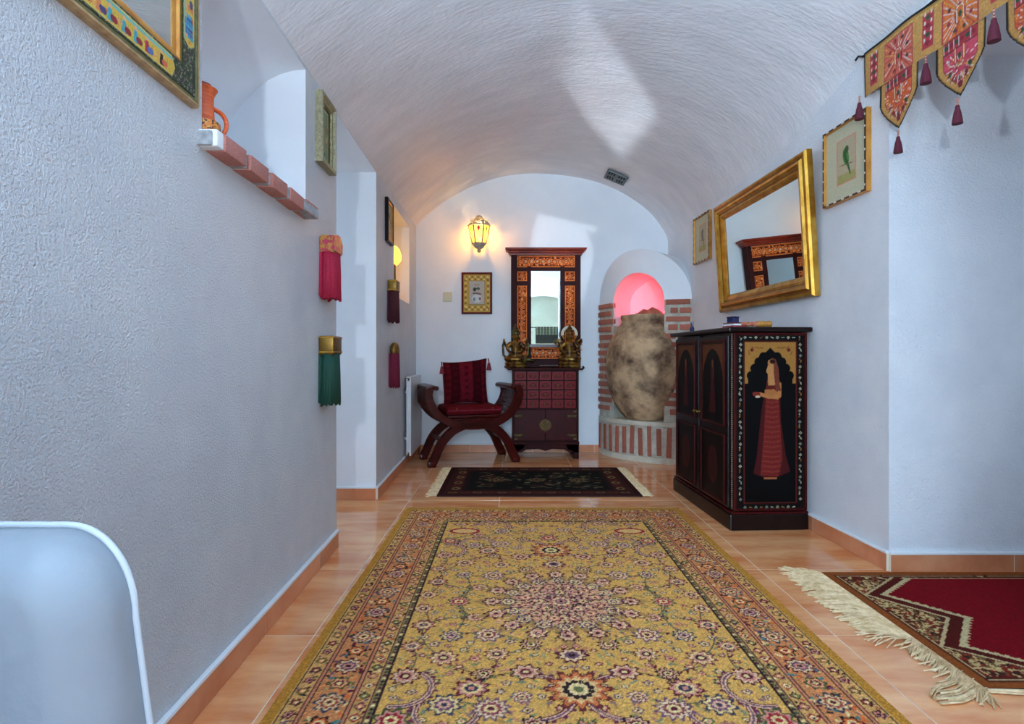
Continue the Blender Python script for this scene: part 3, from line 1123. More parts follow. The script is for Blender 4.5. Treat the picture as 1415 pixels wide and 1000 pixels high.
# jagged cream outline of the field
for end in (0, 1):
    pl = zig(-.006)
    for (a, b), (p, q) in zip(pl, pl[1:]):
        n = int(math.hypot(p - a, q - b) / .012)
        for k in range(n + 1):
            t = k / n
            u, v = a + (p - a) * t, b + (q - b) * t
            if k % 2:
                cv.ell((PW - u - .008) if end else u + .008, v, .010, .006, 'c9b080')
cv.rect(.30, .068, PW - .30, .074, 'c9b080'); cv.rect(.30, PH - .074, PW - .30, PH - .068, 'c9b080')
wv = C('7c0612')
cv.noise(.06)
red_rug = thing('prayer_rug', 'deep red prayer rug with brown border and long cream fringe on alcove floor', 'rug', (1.335, 1.592, 0.0), 0.0)
cloth(cv, 'pile', 'rug', red_rug, lambda U, V, Hh: (U, V, 0.0105 + 0 * U))
rug_body(PW, PH, .0095, red_rug, 'backdark')
mb = MB()
fringe_strands(mb, lambda t: (0, .28 + t * (PH - .28)), (-1, 0), 340, .16, .5, z=.007, droop=-.25)
fringe_strands(mb, lambda t: (0, t * .3), (-1, 0), 150, .10, .45, z=.007, droop=.9)
o = mb.build('fringe', 'fringe', red_rug); o['kind'] = 'stuff'
for k in range(3):
    mb = MB()
    for w_ in range(14):
        a_, r_ = random.uniform(0, 6.28), random.uniform(0, .009)
        oy, oz = r_ * math.cos(a_), abs(r_ * math.sin(a_))
        n_ = random.choice((5, 6, 7))
        mb.tube([(-.004 - .03 * q, oy * (1 + .2 * q) - .004 - .010 * q * (1 + .4 * k) + .008 * math.sin(q * 1.3 + k), .003 + oz) for q in range(n_)], .0022, 5)
    mb.build('corner_strand', 'fringe', red_rug, smooth=True, loc=(.01, .045 * k, 0))
mb = MB()
for w_ in range(10):
    oy, oz = random.uniform(-.009, .009), random.uniform(.003, .012)
    mb.tube([(.0, -.008 + oy * .3, oz), (.1, -.015 + oy, oz), (.25, -.014 + oy * .7, oz), (.45, -.02 - oy, oz)], .0026, 5)
mb.build('loose_strand', 'fringe', red_rug, smooth=True)

# =================================================================== CARVED CABINET ON THE RIGHT
CL, CD, CH = 0.93, 0.435, 1.10
cabY = 3.062 + CL / 2
cab = thing('painted_cabinet', 'tall dark painted cabinet with a lady in red on its end panel', 'cabinet', (rx(cabY) - 0.018, cabY, 0), RROT)
# local: x towards the camera, y into the wall, body y -CD..0
b0, b1 = -CL / 2 + .02, CL / 2 - .02
MB().box(b0, b1, -CD + .025, 0.0, 0.09, CH - .03).build('body', 'blackwood', cab)
MB().box(-CL / 2, CL / 2, -CD, 0.0, 0.0, 0.088, 0.008).build('plinth', 'blackwood', cab)
MB().box(-CL / 2, CL / 2, -CD + .008, 0.0, 0.088, 0.10, 0.004).build('plinth_moulding', 'redwood', cab)
MB().box(-CL / 2 - .02, CL / 2 + .02, -CD - .015, 0.012, CH - .026, CH, 0.008).build('top', 'blackwood', cab)
# painted end panel (faces the camera): canvas in y,z
EW, EH = CD - .035, CH - .03 - .105
cv = Canvas(EW, EH, 0.0025, '2a0d0a')
cv.rect(.018, .0, .050, EH, '0d0908'); cv.rect(EW - .050, 0, EW - .018, EH, '0d0908')
cv.rect(.018, .0, EW - .018, .034, '0d0908'); cv.rect(.018, EH - .042, EW - .018, EH - .010, '0d0908')
wc = ['b9b59a', '9a6a3a', '8a8f80', 'a8a48c', '7a4a2a']


def sprig(x, y, s, r=random):
    c = r.choice(wc[:1] + wc[2:4])
    for k in range(4):
        t = PI / 2 * k + PI / 4 * 0
        cv.ell(x + s * .55 * math.cos(t), y + s * .55 * math.sin(t), s * .42, s * .42, c)
    cv.ell(x, y, s * .3, s * .3, '3a120c')


for x in (.034, EW - .034):
    k = 0
    y = .06
    while y < EH - .03:
        if k % 2 == 0:
            sprig(x + random.uniform(-.002, .002), y, .0085)
        else:
            cv.ell(x + random.choice([-1, 1]) * .004, y, .004, .008, random.choice(wc), rot=random.uniform(-.6, .6))
            cv.ell(x - .004, y + .012, .0035, .006, random.choice(wc), rot=.6)
        y += .030
        k += 1
for y in (.017, EH - .026):
    x = .06
    k = 0
    while x < EW - .05:
        if k % 2 == 0:
            sprig(x, y, .0085)
        else:
            cv.ell(x, y, .010, .003, random.choice(wc), rot=random.uniform(-.5, .5))
        x += .030
        k += 1
pu0, pu1, pv0, pv1 = .058, EW - .058, .045, EH - .052
cv.rect(pu0 - .006, pv0 - .006, pu1 + .006, pv1 + .006, '5a1a14')
cv.rect(pu0, pv0, pu1, pv1, '060506')
uc = (pu0 + pu1) / 2
# ochre spandrels round the cusped arch
cv.rect(pu0, pv1 - .225, pu1, pv1, 'b07a38')
hw = (pu1 - pu0) / 2
bz = pv1 - .225
cv.rect(uc - hw * .88, bz - .01, uc + hw * .88, bz + .055, '060506')
for f, dz in ((.80, .055), (.66, .095), (.50, .130), (.32, .158)):
    for s in (-1, 1):
        cv.ell(uc + s * hw * (f - .06), bz + dz - .012, .026, .026, '060506')
    cv.rect(uc - hw * (f - .02), bz - .01, uc + hw * (f - .02), bz + dz - .002, '060506')
cv.poly([(uc - .045, bz + .15), (uc, bz + .195), (uc + .045, bz + .15)], '060506')
for s in (-1, 1):
    cv.flower(uc + s * hw * .72, pv1 - .042, .012, 6, ['7a1a1c', '5a1214'])
    for k in range(4):
        cv.ell(uc + s * hw * (.35 + .16 * k), pv1 - .03 - .028 * (k == 3), .014, .0035, '8a5a28', rot=s * .4 * k)
# lady in red seen from the side
zf = pv0 + .135
G = '7a2420'
cv.poly([(uc - .095, zf + .02), (uc - .075, zf + .12), (uc - .050, zf + .36), (uc - .035, zf + .44), (uc + .055, zf + .44), (uc + .060, zf + .30), (uc + .085, zf + .12), (uc + .112, zf + .03), (uc + .04, zf), (uc - .04, zf)], '4a1414')
cv.poly([(uc - .055, zf + .01), (uc - .035, zf + .25), (uc - .025, zf + .44), (uc + .045, zf + .44), (uc + .058, zf + .24), (uc + .068, zf + .1), (uc + .045, zf + .004)], G)
for k in range(30):
    v = zf + .02 + k * .0135
    cv.line([(uc - .045 + .0008 * k, v), (uc + .01, v - .006), (uc + .06 - .0005 * k, v)], .003, '93402e' if k % 2 else '6a1c1a')
cv.rect(uc - .035, zf - .012, uc + .035, zf - .002, 'b0663c')
cv.poly([(uc - .03, zf + .43), (uc - .02, zf + .52), (uc + .015, zf + .56), (uc + .055, zf + .52), (uc + .06, zf + .43)], '6a1f1c')
cv.poly([(uc - .035, zf + .435), (uc - .03, zf + .475), (uc + .02, zf + .478), (uc + .048, zf + .455), (uc + .045, zf + .42)], 'b8703c')
cv.line([(uc + .052, zf + .505), (uc + .05, zf + .44), (uc - .005, zf + .435), (uc - .06, zf + .452)], .020, 'c07a44')
cv.ell(uc - .078, zf + .452, .022, .013, '8a2c20')
cv.ell(uc - .07, zf + .437, .014, .006, 'd8c8a8')
cv.poly([(uc - .012, zf + .50), (uc - .014, zf + .56), (uc - .024, zf + .575), (uc - .015, zf + .60), (uc - .012, zf + .635), (uc + .02, zf + .645), (uc + .03, zf + .58), (uc + .025, zf + .50)], 'c98a50')
cv.poly([(uc + .005, zf + .65), (uc + .03, zf + .64), (uc + .046, zf + .59), (uc + .052, zf + .50), (uc + .06, zf + .47), (uc + .03, zf + .47), (uc + .02, zf + .56), (uc + .018, zf + .61)], '7a3a2a')
cv.ell(uc + .012, zf + .628, .016, .012, '2a0f0c')
cv.ell(uc - .010, zf + .612, .003, .002, '120a08')
cv.noise(.06)
cv.a *= .88
cloth(cv, 'end_panel', 'paint_gloss', cab, lambda U, V, Hh: (0 * U + b1 + .004, -CD + .03 + U, 0.105 + V))
for (a, b, z0, z1) in ((-CD + .03, 0.0 - .005, .105, .115), (-CD + .03, 0 - .005, CH - .045, CH - .03), (-CD + .025, -CD + .038, .105, CH - .03), (-.017, -.004, .105, CH - .03)):
    MB().box(b1, b1 + .012, a, b, z0, z1, .003).build('moulding', 'redwood', cab)
mb = MB()
for k in range(90):
    mb.ball((b1 - .012, -CD + .024, .115 + k * .0106), .0035, 6)
mb.build('beading', mat('bead_gold', 'a87a50', 'd0b090', rough=.4, nscale=90), cab, smooth=True)
# front: two doors, each with a tall arched panel above and a low panel below
dcv = {}


def door_paint(w, h, arch):
    c = Canvas(w, h, 0.004, '33170f')
    c.rect(.008, .008, w - .008, h - .008, '1a0d0a')
    if arch:
        c.rect(.016, .016, w - .016, h - .016, '5a3018')
        hw_ = w / 2 - .022
        n = 24
        pts = [(w / 2 - hw_, .016)] + [(w / 2 - hw_ * math.cos(PI / 2 * k / n) ** 1.0, h * .55 + (h * .36) * math.sin(PI / 2 * k / n) ** 1.3) for k in range(n + 1)]
        pts += [(w - a, b) for a, b in pts[::-1]]
        c.poly(pts, '080606')
        c.poly([(w / 2 - .05, h * .12), (w / 2 - .02, h * .55), (w / 2 + .02, h * .55), (w / 2 + .05, h * .12)], '3a0f10')
        c.ell(w / 2, h * .62, .024, .04, '4a1814')
        c.ell(w / 2, h * .73, .016, .024, '6a3420')
    else:
        c.rect(.016, .016, w - .016, h - .016, '130a09')
        c.ell(w / 2, h * .5, w * .22, h * .3, '3a100e', inner=.6)
        c.ell(w / 2, h * .5, w * .12, h * .2, '2c1210')
    c.noise(.08)
    return c


dl = (b1 - b0 - .07) / 2
for s in (0, 1):
    x0 = b0 + .02 + s * (dl + .03)
    door = MB().box(x0, x0 + dl, -CD + .005, -CD + .027, .115, CH - .045, .004).build('door', 'blackwood', cab)
    for z0, z1, arch in ((.135, .50, False), (.56, CH - .075, True)):
        c = door_paint(dl - .08, z1 - z0, arch)
        cloth(c, 'painted_panel', 'paint_gloss', door, lambda U, V, Hh, x0=x0, z0=z0: (x0 + .04 + U, 0 * U - CD + .003, z0 + V))
        for a, b, c0, c1 in ((x0 + .034, x0 + .044, z0 - .006, z1 + .006), (x0 + dl - .044, x0 + dl - .034, z0 - .006, z1 + .006), (x0 + .034, x0 + dl - .034, z1, z1 + .008), (x0 + .034, x0 + dl - .034, z0 - .008, z0)):
            MB().box(a, b, -CD - .004, -CD + .006, c0, c1, .002).build('moulding', 'redwood', door)
    kx = x0 + (dl - .012 if s == 0 else .012)
    MB().lathe([(0, 0), (.009, 0), (.009, .006), (.004, .01), (.011, .018), (.008, .026), (0, .028)], 10).build('knob', 'brass', door, smooth=True, loc=(kx, -CD + .005, .60), rot=(PI / 2, 0, 0))
MB().box(b0 + .02 + dl + .003, b0 + .02 + dl + .027, -CD + .000, -CD + .026, .105, CH - .03, .009).build('centre_post', 'blackwood', cab, smooth=40)

# things on the cabinet
ct = CH


def cabpt(px_, yloc, z=ct):
    """local cabinet x,y to the room"""
    c, s = math.cos(RROT), math.sin(RROT)
    return (rx(cabY) - .018 + c * px_ - s * yloc, cabY + s * px_ + c * yloc, z)


vial = thing('small_bottle', 'tiny dark blue bottle standing alone on far end of painted cabinet', 'bottle', cabpt(-.30, -.36), 0)
M['blueglass'] = mat('blue_glass', '1c2350', rough=.15)
MB().lathe([(0, 0), (.015, 0), (.015, .006), (.013, .008)], 14).build('base', 'cream', vial, smooth=30)
MB().lathe([(0, .008), (.013, .008), (.015, .03), (.007, .042), (.007, .055), (.0, .055)], 14).build('body', 'blueglass', vial, smooth=30)
MB().lathe([(0, .055), (.009, .055), (.009, .07), (0, .072)], 12).build('stopper', 'blueglass', vial, smooth=30)
bk = thing('book', 'thin red and white book lying flat on painted cabinet', 'book', cabpt(.33, -.36), RROT + .1)
M['bookred'] = mat('book_red', 'a03038', rough=.5)
MB().box(-.06, .06, -.03, .05, 0, .012, .002).build('cover', 'bookred', bk)
MB().box(-.06, .06, -.031, .05, .013, .022, .001).build('pages', 'white_metal', bk)
MB().box(-.058, .056, -.028, .048, .022, .030, .002).build('upper_cover', mat('book_maroon', '5c1a1c', rough=.4), bk)
bx_ = thing('trinket_box', 'small dark blue box on top of the red and white book', 'box', cabpt(.33, -.36, ct + .0305), RROT + .3)
MB().box(-.025, .025, -.02, .022, 0, .026, .003).build('body', 'blueglass', bx_)
MB().box(-.027, .027, -.022, .024, .026, .034, .003).build('lid', 'blueglass', bx_)
roll = thing('carved_stick', 'short red and gold carved wooden stick lying on painted cabinet', 'ornament', cabpt(.40, -.27, ct), -.12)
pf = [(0, -.07), (.010, -.068), (.013, -.05), (.010, -.045), (.014, -.03), (.010, -.02), (.015, -.01), (.011, 0), (.016, .012), (.016, .02), (.018, .05), (.014, .06), (.019, .075), (.015, .09), (0, .092)]
MB().lathe([(r, z) for r, z in pf if z <= .0121] + [(0, .012)], 14).build('handle', mat('stick_red', 'b04a34', 'd08a60', nscale=60, rough=.5), roll, smooth=40, loc=(0, 0, .019), rot=(0, PI / 2, 0))
MB().lathe([(0, .012)] + [(r, z) for r, z in pf if z >= .0119], 14).build('head', 'goldwood', roll, smooth=40, loc=(0, 0, .019), rot=(0, PI / 2, 0))

# =================================================================== GILT MIRROR
gY = (2.97 + 4.18) / 2
GW, GH = 1.20, 0.775
gm = thing('gilt_mirror', 'large mirror in a wide stepped gold frame leaning off the wall', 'mirror', on_right(gY, 1.262, .006), RROT)
gm.rotation_euler = (math.radians(3.4), 0, RROT)
prof = [(0, 0), (0, .030), (.008, .042), (.020, .045), (.030, .036), (.036, .036), (.046, .050), (.058, .048), (.068, .034), (.080, .028), (.090, .030), (.10, .026), (.118, .012), (.118, 0)]
frame_mesh(GW, GH, prof).build('frame', 'gold', gm, smooth=30)
for (d, p, w_) in ((.0335, .0375, .005), (.074, .032, .008), (.0, .0, 0)):
    if w_:
        f = frame_mesh(GW - 2 * d + w_, GH - 2 * d + w_, [(0, p - .004), (0, p), (w_, p), (w_, p - .004)])
        f.build('dark_groove', 'golddark', gm, loc=(0, 0, d - w_ / 2))
panel(GW - .2, GH - .2, -.012, -.010, 'mirror', 'glass', gm, z0=.10)
panel(GW - .06, GH - .06, -.008, -.001, 'darkwood', 'backing', gm, z0=.03)

# =================================================================== BIRD PICTURES
M['bamboo_d'] = mat('dark_inlay', '2a1510', '4a2a18', rough=.35, nscale=20)


def bird_picture(Y, label, seed, faint):
    t = thing('bird_picture', label, 'picture', on_right(Y, 1.703), RROT, None)
    w, h = .335, .385
    frame_mesh(w, h, [(0, 0), (0, .024), (.012, .026), (.014, .014), (.014, 0)]).build('frame', 'goldwood', t)
    f = frame_mesh(w - .006, h - .006, [(0, .024), (0, .0275), (.008, .0275), (.008, .024)])
    f.build('inlay', 'bamboo_d', t, loc=(0, 0, .003))
    r = random.Random(seed)
    for k in range(7):
        for s in (-1, 1):
            MB().ball((0, 0, 0), .0045, 8, (1, .5, 1.3)).build('bone_dot', 'cream', t, smooth=True, loc=(s * (w / 2 - .007), -.0275, .03 + k * (h - .06) / 6))
    for k in range(5):
        for zz in (.007, h - .007):
            MB().box(-.010, .010, -.002, .002, -.0035, .0035).build('bone_slip', 'cream', t, loc=(-w / 2 + .045 + k * (w - .09) / 4, -.0275, zz))
    c = Canvas(w - .026, h - .026, .003, 'c3bf9f')
    W_, H_ = c.w, c.h
    c.rect(W_ * .27, H_ * .20, W_ * .75, H_ * .82, 'd9907a')
    c.rect(W_ * .295, H_ * .22, W_ * .725, H_ * .80, 'b9a988')
    c.rect(W_ * .295, H_ * .22, W_ * .725, H_ * .34, 'a9a060')
    g = '4a8a3a' if not faint else '8a8474'
    g2 = '2c5a2a' if not faint else '6f6a5c'
    c.ell(W_ * .5, H_ * .56, .022, .045, g, rot=.25)
    c.ell(W_ * .52, H_ * .655, .016, .018, g2)
    c.poly([(W_ * .48, H_ * .53), (W_ * .56, H_ * .50), (W_ * .62, H_ * .30), (W_ * .60, H_ * .30)], g2)
    c.ell(W_ * .485, H_ * .56, .010, .035, g2, rot=.3)
    if not faint:
        c.ell(W_ * .545, H_ * .66, .004, .006, 'a03028')
    c.line([(W_ * .35, H_ * .47), (W_ * .68, H_ * .44)], .004, '7a5a38')
    c.noise(.03)
    front_cloth(c, 'print', 'print', t, -w / 2 + .013, -.012, .013)
    return t


bird_picture((2.59 + 2.925) / 2, 'framed green parrot print on right wall between valance and gilt mirror', 1, False)
bird_picture(4.585, 'small framed grey bird print on right wall beyond the gilt mirror', 2, True)

# =================================================================== EMBROIDERED VALANCE
val = thing('valance', 'embroidered orange and red door valance with pointed flaps and maroon tassels', 'valance', on_right(2.60, 1.90, .012), RROT)
# local x runs from the far end (0) towards the camera, z 0 at the flap tips
BANDZ0, BANDZ1 = .232, .437
NF = 3
PITCH = .30
BL = .10 + PITCH * NF + .03


def emb_ground(c):
    c.a[:] = C('b98a3c')


GOLD_, BK = 'bd8a48', '14100e'


def emb_panel(c, u0, v0, u1, v1, g, seed):
    r = random.Random(seed)
    c.rect(u0, v0, u1, v1, 'a83a3a')
    c.rect(u0 + .005, v0 + .005, u1 - .005, v1 - .005, g)
    uc_, vc_ = (u0 + u1) / 2, (v0 + v1) / 2
    for k in range(46):
        t = 2 * PI * k / 46
        R = .5 * min(u1 - u0, v1 - v0) * 1.3
        if k % 2:
            x, y = uc_ + R * math.cos(t), vc_ + R * math.sin(t)
            x = min(max(x, u0 + .008), u1 - .008); y = min(max(y, v0 + .008), v1 - .008)
            c.line([(uc_ + .3 * R * math.cos(t), vc_ + .3 * R * math.sin(t)), (x, y)], .0035, r.choice(['d8c8c0', 'd8a040', '9a2a34', 'd8c8c0']))
    for k in range(8):
        t = 2 * PI * k / 8 + .3
        R = .34 * min(u1 - u0, v1 - v0)
        x, y = uc_ + R * math.cos(t), vc_ + R * 1.15 * math.sin(t)
        c.ell(x, y, .0085, .0085, '7a1f2c'); c.ell(x, y, .0055, .0055, r.choice(['3a4a34', '2c4034', 'a02838']))


def arch_motif(c, uc_, vb, s, up):
    for wd, cc in ((.024, 'c03a30'), (.017, 'd89a40'), (.011, '8a2030'), (.006, 'd8d0c0')):
        n = 10
        pts = [(uc_ - .018, vb)] + [(uc_ - .018 * math.cos(PI * k / n), vb + up * (.04 + .018 * math.sin(PI * k / n))) for k in range(n + 1)] + [(uc_ + .018, vb)]
        c.line(pts, wd * .55, cc)
    c.ell(uc_, vb + up * .025, .008, .012, '2f4a30')


cv = Canvas(BL, BANDZ1 - BANDZ0, .0035, GOLD_)
hb = cv.h
cv.rect(0, hb - .012, BL, hb, BK)
cv.rect(0, hb - .020, BL, hb - .017, '8a6a2a')
cv.rect(0, 0, .008, hb, BK)
for k in range(NF):
    fc = .10 + PITCH * k + .115
    emb_panel(cv, fc - .085, .004, fc + .085, hb - .032, ['c9604a', 'cf6a30'][k % 2], k)
    arch_motif(cv, fc, .055, 1, 1)
    x0 = .10 + PITCH * k - .055
    cv.rect(x0, .03, x0 + .048, hb - .035, 'a83038')
    for q in range(4):
        cv.ell(x0 + .024, .05 + q * .034, .010, .010, ['7a1f2c', '2f4a30'][q % 2])
        cv.ell(x0 + .010, .066 + q * .034, .004, .008, 'd8c8c0'); cv.ell(x0 + .038, .066 + q * .034, .004, .008, 'd8c8c0')
for x in np.arange(.012, BL, .006):
    cv.rect(x, hb - .030, x + .002, hb - .022, 'd0b060')
cv.noise(.07)


def hang(U, V, Hh, zoff):
    return (U, -.012 - .006 * np.sin(U * 9) - .004 * np.sin(U * 23 + V * 8), V + zoff)


cloth(cv, 'band', 'embroid', val, lambda U, V, Hh: hang(U, V, Hh, BANDZ0))
M['blackcloth'] = mat('black_binding', '15110f', rough=.8)
FWD, FHT = .226, BANDZ0


def flap_outline(e=0.0):
    hw = FWD / 2 - e
    pts = [(-hw, FHT + .001), (-hw, .135)]
    for k in range(8):
        t = k / 7
        pts.append((-hw + (hw) * (t ** 1.6), .135 * (1 - t ** 1.15) + e * 1.3 * t))
    return pts + [(-a, b) for a, b in pts[::-1][1:]]


def tassel(parent, x, z, s=1.0, m=None):
    t = MB().tube([(0, 0, 0), (0, 0, -.03 * s)], .0022, 6).build('tassel', 'tasselmar', parent, loc=(x, -.016, z))
    MB().ball((0, 0, -.006 * s), .005, 8).ball((0, 0, -.016 * s), .0045, 8).ball((0, 0, -.026 * s), .005, 8).build('beads', 'pinkbead', t, smooth=True)
    mb = MB()
    pr_ = [(0.002, -.026), (.007, -.032), (.008, -.042), (.012, -.056), (.0165, -.085), (.0175, -.098), (0, -.099)]
    mb.lathe([(r * s, z_ * s) for r, z_ in pr_], 12)
    mb.build('skirt', 'tasselmar', t, smooth=40)
    return t


M['tasselmar'] = mat('maroon_thread', '4c0f22', '661a30', rough=.8, nscale=200)
M['pinkbead'] = mat('pink_bead', 'c98a78', rough=.4)
for k in range(NF):
    fc = .10 + PITCH * k + .115
    cvf = Canvas(FWD, FHT, .0035, GOLD_)
    # nested bands following the pointed outline
    for e, cc in ((.0, BK), (.008, '7a5a24'), (.011, GOLD_), (.032, '8a3a2c'), (.036, ['cf5a2c', 'c9485a'][k % 2])):
        ol = flap_outline(e)
        cvf.poly([(a + FWD / 2, b if b < FHT else FHT + .01) for a, b in ol], cc)
    cvf.rect(.036, FHT - .045, FWD - .036, FHT + .01, 'a83038')
    for q in range(6):
        cvf.ell(.05 + q * .025, FHT - .022, .0095, .0095, ['2f4a30', '8a1f30'][q % 2])
        cvf.line([(.0375 + q * .025, FHT - .04), (.0375 + q * .025, FHT - .004)], .003, 'd8c8c0')
    cvf.line([(.036, FHT - .046), (FWD - .036, FHT - .046)], .005, '3a2030'); cvf.line([(.036, FHT - .002), (FWD - .036, FHT - .002)], .004, '5a2a28')
    uc_ = FWD / 2
    for q in range(22):
        t = PI + PI * q / 21
        cvf.line([(uc_ + .035 * math.cos(t), .115 + .03 * math.sin(t)), (uc_ + .066 * math.cos(t), .115 + .062 * math.sin(t))], .0035, ['d8c8c0', 'd8a040', '8a2030'][q % 3])
    for q in range(5):
        t = PI + PI * (q + .5) / 5
        cvf.ell(uc_ + .05 * math.cos(t), .12 + .05 * math.sin(t), .009, .010, ['2f4a30', '7a1f2c'][q % 2])
    for q in range(130):
        x_, y_ = random.uniform(.036, FWD - .036), random.uniform(.03, FHT - .055)
        if y_ > .04 + .10 * (abs(x_ - uc_) / (uc_ - .036)):
            cvf.ell(x_, y_, .007, .0022, random.choice(['e0d0c8', 'd8983a', '8a2030', 'd8603a', 'e0d0c8', 'b03048']), rot=math.atan2(y_ - .115, x_ - uc_))
    arch_motif(cvf, uc_, FHT - .05, 1, -1.1)
    cvf.ell(uc_, .05, .012, .014, '7a1f2c')
    cvf.noise(.07)
    ol = flap_outline(0.0)
    tmp = Canvas(FWD, FHT, .0035, 'ffffff'); tmp.a[:] = 0
    tmp.poly([(a + FWD / 2, b if b < FHT else FHT + .01) for a, b in ol], 'ffffff')
    cloth(cvf, 'flap', 'embroid', val, lambda U, V, Hh, fc=fc: hang(U + fc - FWD / 2, V, Hh, .002), mask=tmp.a[..., 0] > .5)
    tassel(val, fc, .0, 1.0)
    tassel(val, fc + PITCH / 2, BANDZ0 + .004, 1.15)
t_ = tassel(val, .02, BANDZ0, 1.1)
t_.location.y = -.052
mb = MB().tube([(-.02, -.006, BANDZ1 - .004), (BL, -.006, BANDZ1 - .004)], .006, 8)
mb.tube([(-.02, -.006, BANDZ1 - .004), (-.035, -.02, BANDZ1 + .004), (-.04, -.03, BANDZ1 - .012)], .005, 6)
mb.build('binding', 'blackcloth', val, smooth=True)

# =================================================================== LEFT WALL
# ---- large mirror with painted frame
MW, MH = 0.92, 0.55
pm = thing('painted_mirror', 'large wall mirror with frame of painted court scenes and gold slip', 'mirror', on_left(1.473 - MW / 2, 1.592), LROT)
frame_mesh(MW, MH, [(0, 0), (0, .016), (.006, .022), (.014, .022), (.020, .018), (.020, .019), (.080, .019), (.080, 0)]).build('frame', mat('olive_frame', '4a4a26', '6b6636', rough=.4, nscale=60), pm, smooth=25)
f = frame_mesh(MW, MH, [(0, .0), (-.001, .015), (.003, .0225), (.008, .0225), (.008, .0)])
f.build('outer_moulding', mat('pinkish_moulding', '9a7a52', 'b89a70', rough=.45, nscale=40), pm, smooth=25)
f = frame_mesh(MW - .156, MH - .156, [(0, .0), (0, .016), (.008, .018), (.013, .012), (.020, .011), (.026, .008), (.026, .0)])
f.build('gold_slip', 'goldwood', pm, smooth=25, loc=(0, 0, .078))


def frame_paint(L_, wd, panels, seed):
    r = random.Random(seed)
    c = Canvas(L_, wd, .0018, '26301e')
    for k in range(int(L_ * 1300)):
        x, y = r.uniform(0, L_), r.uniform(0, wd)
        c.ell(x, y, r.uniform(.0015, .004), r.uniform(.0008, .0018), r.choice(['9a9468', '5a6a44', '8a6a7a', '7a8a6a', '151a12']), rot=r.uniform(0, 3))
    for a, b in panels:
        q = .012
        pg = [(a, wd / 2), (a + q, .005), (b - q, .005), (b, wd / 2), (b - q, wd - .005), (a + q, wd - .005)]
        c.poly([(x, y) for x, y in pg], 'c9b45a')
        pg2 = [(a + .003, wd / 2), (a + q + .002, .008), (b - q - .002, .008), (b - .003, wd / 2), (b - q - .002, wd - .008), (a + q + .002, wd - .008)]
        c.poly(pg2, 'd2a83a')
        c.rect(a + q, wd - .016, b - q, wd - .009, '6ab0a8')
        n = int((b - a) / .012)
        for k in range(n):
            x = a + q + (b - a - 2 * q) * k / n
            c.line([(x, .010), (x + r.uniform(-.003, .003), wd * .6)], .0025, r.choice(['a8a83a', '8a9a3a', 'd8c060', 'c98a3a']))
            c.ell(x, wd * r.uniform(.25, .5), .006, .004, r.choice(['d0683a', 'd89a5a', 'c9b04a']))
        for k in range(max(2, int((b - a) / .04))):
            x = a + .022 + k * .041 + r.uniform(-.008, .008)
            if x > b - .02:
                break
            bc = r.choice([('1a1614', 'd06040'), ('3a9aa8', '8a2028'), ('a02838', '4a6aa8'), ('d07a4a', '3a3a6a')])
            c.poly([(x - .008, .010), (x - .005, wd * .62), (x + .005, wd * .62), (x + .009, .010)], bc[0])
            c.ell(x + .012, wd * .33, .011, .008, bc[1])
            c.ell(x, wd * .70, .0045, .005, 'd8a080')
    c.noise(.04)
    return c


fw = .058
c = frame_paint(MW - .04, fw, [(.06, .28), (.46, .79)], 3)
front_cloth(c, 'painted_rail', 'paint', pm, -MW / 2 + .02, -.0205, .020)
front_cloth(c, 'painted_rail', 'paint', pm, -MW / 2 + .02, -.0205, MH - .020 - fw)
c = frame_paint(MH - .04 - 2 * fw, fw, [(.055, .36)], 8)
for k in range(30):
    c.ell(.09 + .006 * (k % 8), .016 + .004 * (k // 4), .006, .004, ['3a6ab0', '2a8a9a', '2a3a8a', '4a9ab0'][k % 4])
for s, x in ((1, MW / 2 - .020), (-1, -MW / 2 + .020 + fw)):
    cloth(c, 'painted_stile', 'paint', pm, lambda U, V, Hh, x=x: (x - V, 0 * U - .0205, .020 + fw + U))
panel(MW - .19, MH - .19, -.007, -.005, 'mirror', 'glass', pm, z0=.095)

# ---- brick ledge under the recess
led = thing('brick_ledge', 'ledge of red header bricks projecting below the jug recess', 'ledge', (0, 0, 1.505), 0)
spans = [(1.546, 1.672), (1.70, 1.838), (1.866, 2.0), (2.03, 2.168), (2.196, 2.335)]
lb = None
for k, (a, b) in enumerate(spans):
    ym = (a + b) / 2
    if lb is None:
        lb = MB().box(-.5, .5, -.5, .5, -.5, .5, .04).build('brick', 'brick2', led, smooth=50)
        o = lb
    else:
        o = share(lb, 'brick', led, (0, 0, 0))
    o.location = (lx(ym) + .005, ym, .026 + random.uniform(-.002, .002))
    o.scale = (.10, b - a, .047)
    o.rotation_euler = (random.uniform(-.02, .02), random.uniform(-.02, .02), .024 + random.uniform(-.02, .02))
mb = MB()
mb.box(lx(1.93) - .04, lx(1.93) + .048, 1.50, 2.335, .004, .044, .006)
mb.build('mortar', 'mortar2', led)
MB().box(lx(1.53) - .04, lx(1.53) + .050, 1.508, 1.546, .003, .050, .006).build('whitewashed_end', 'bead', led)

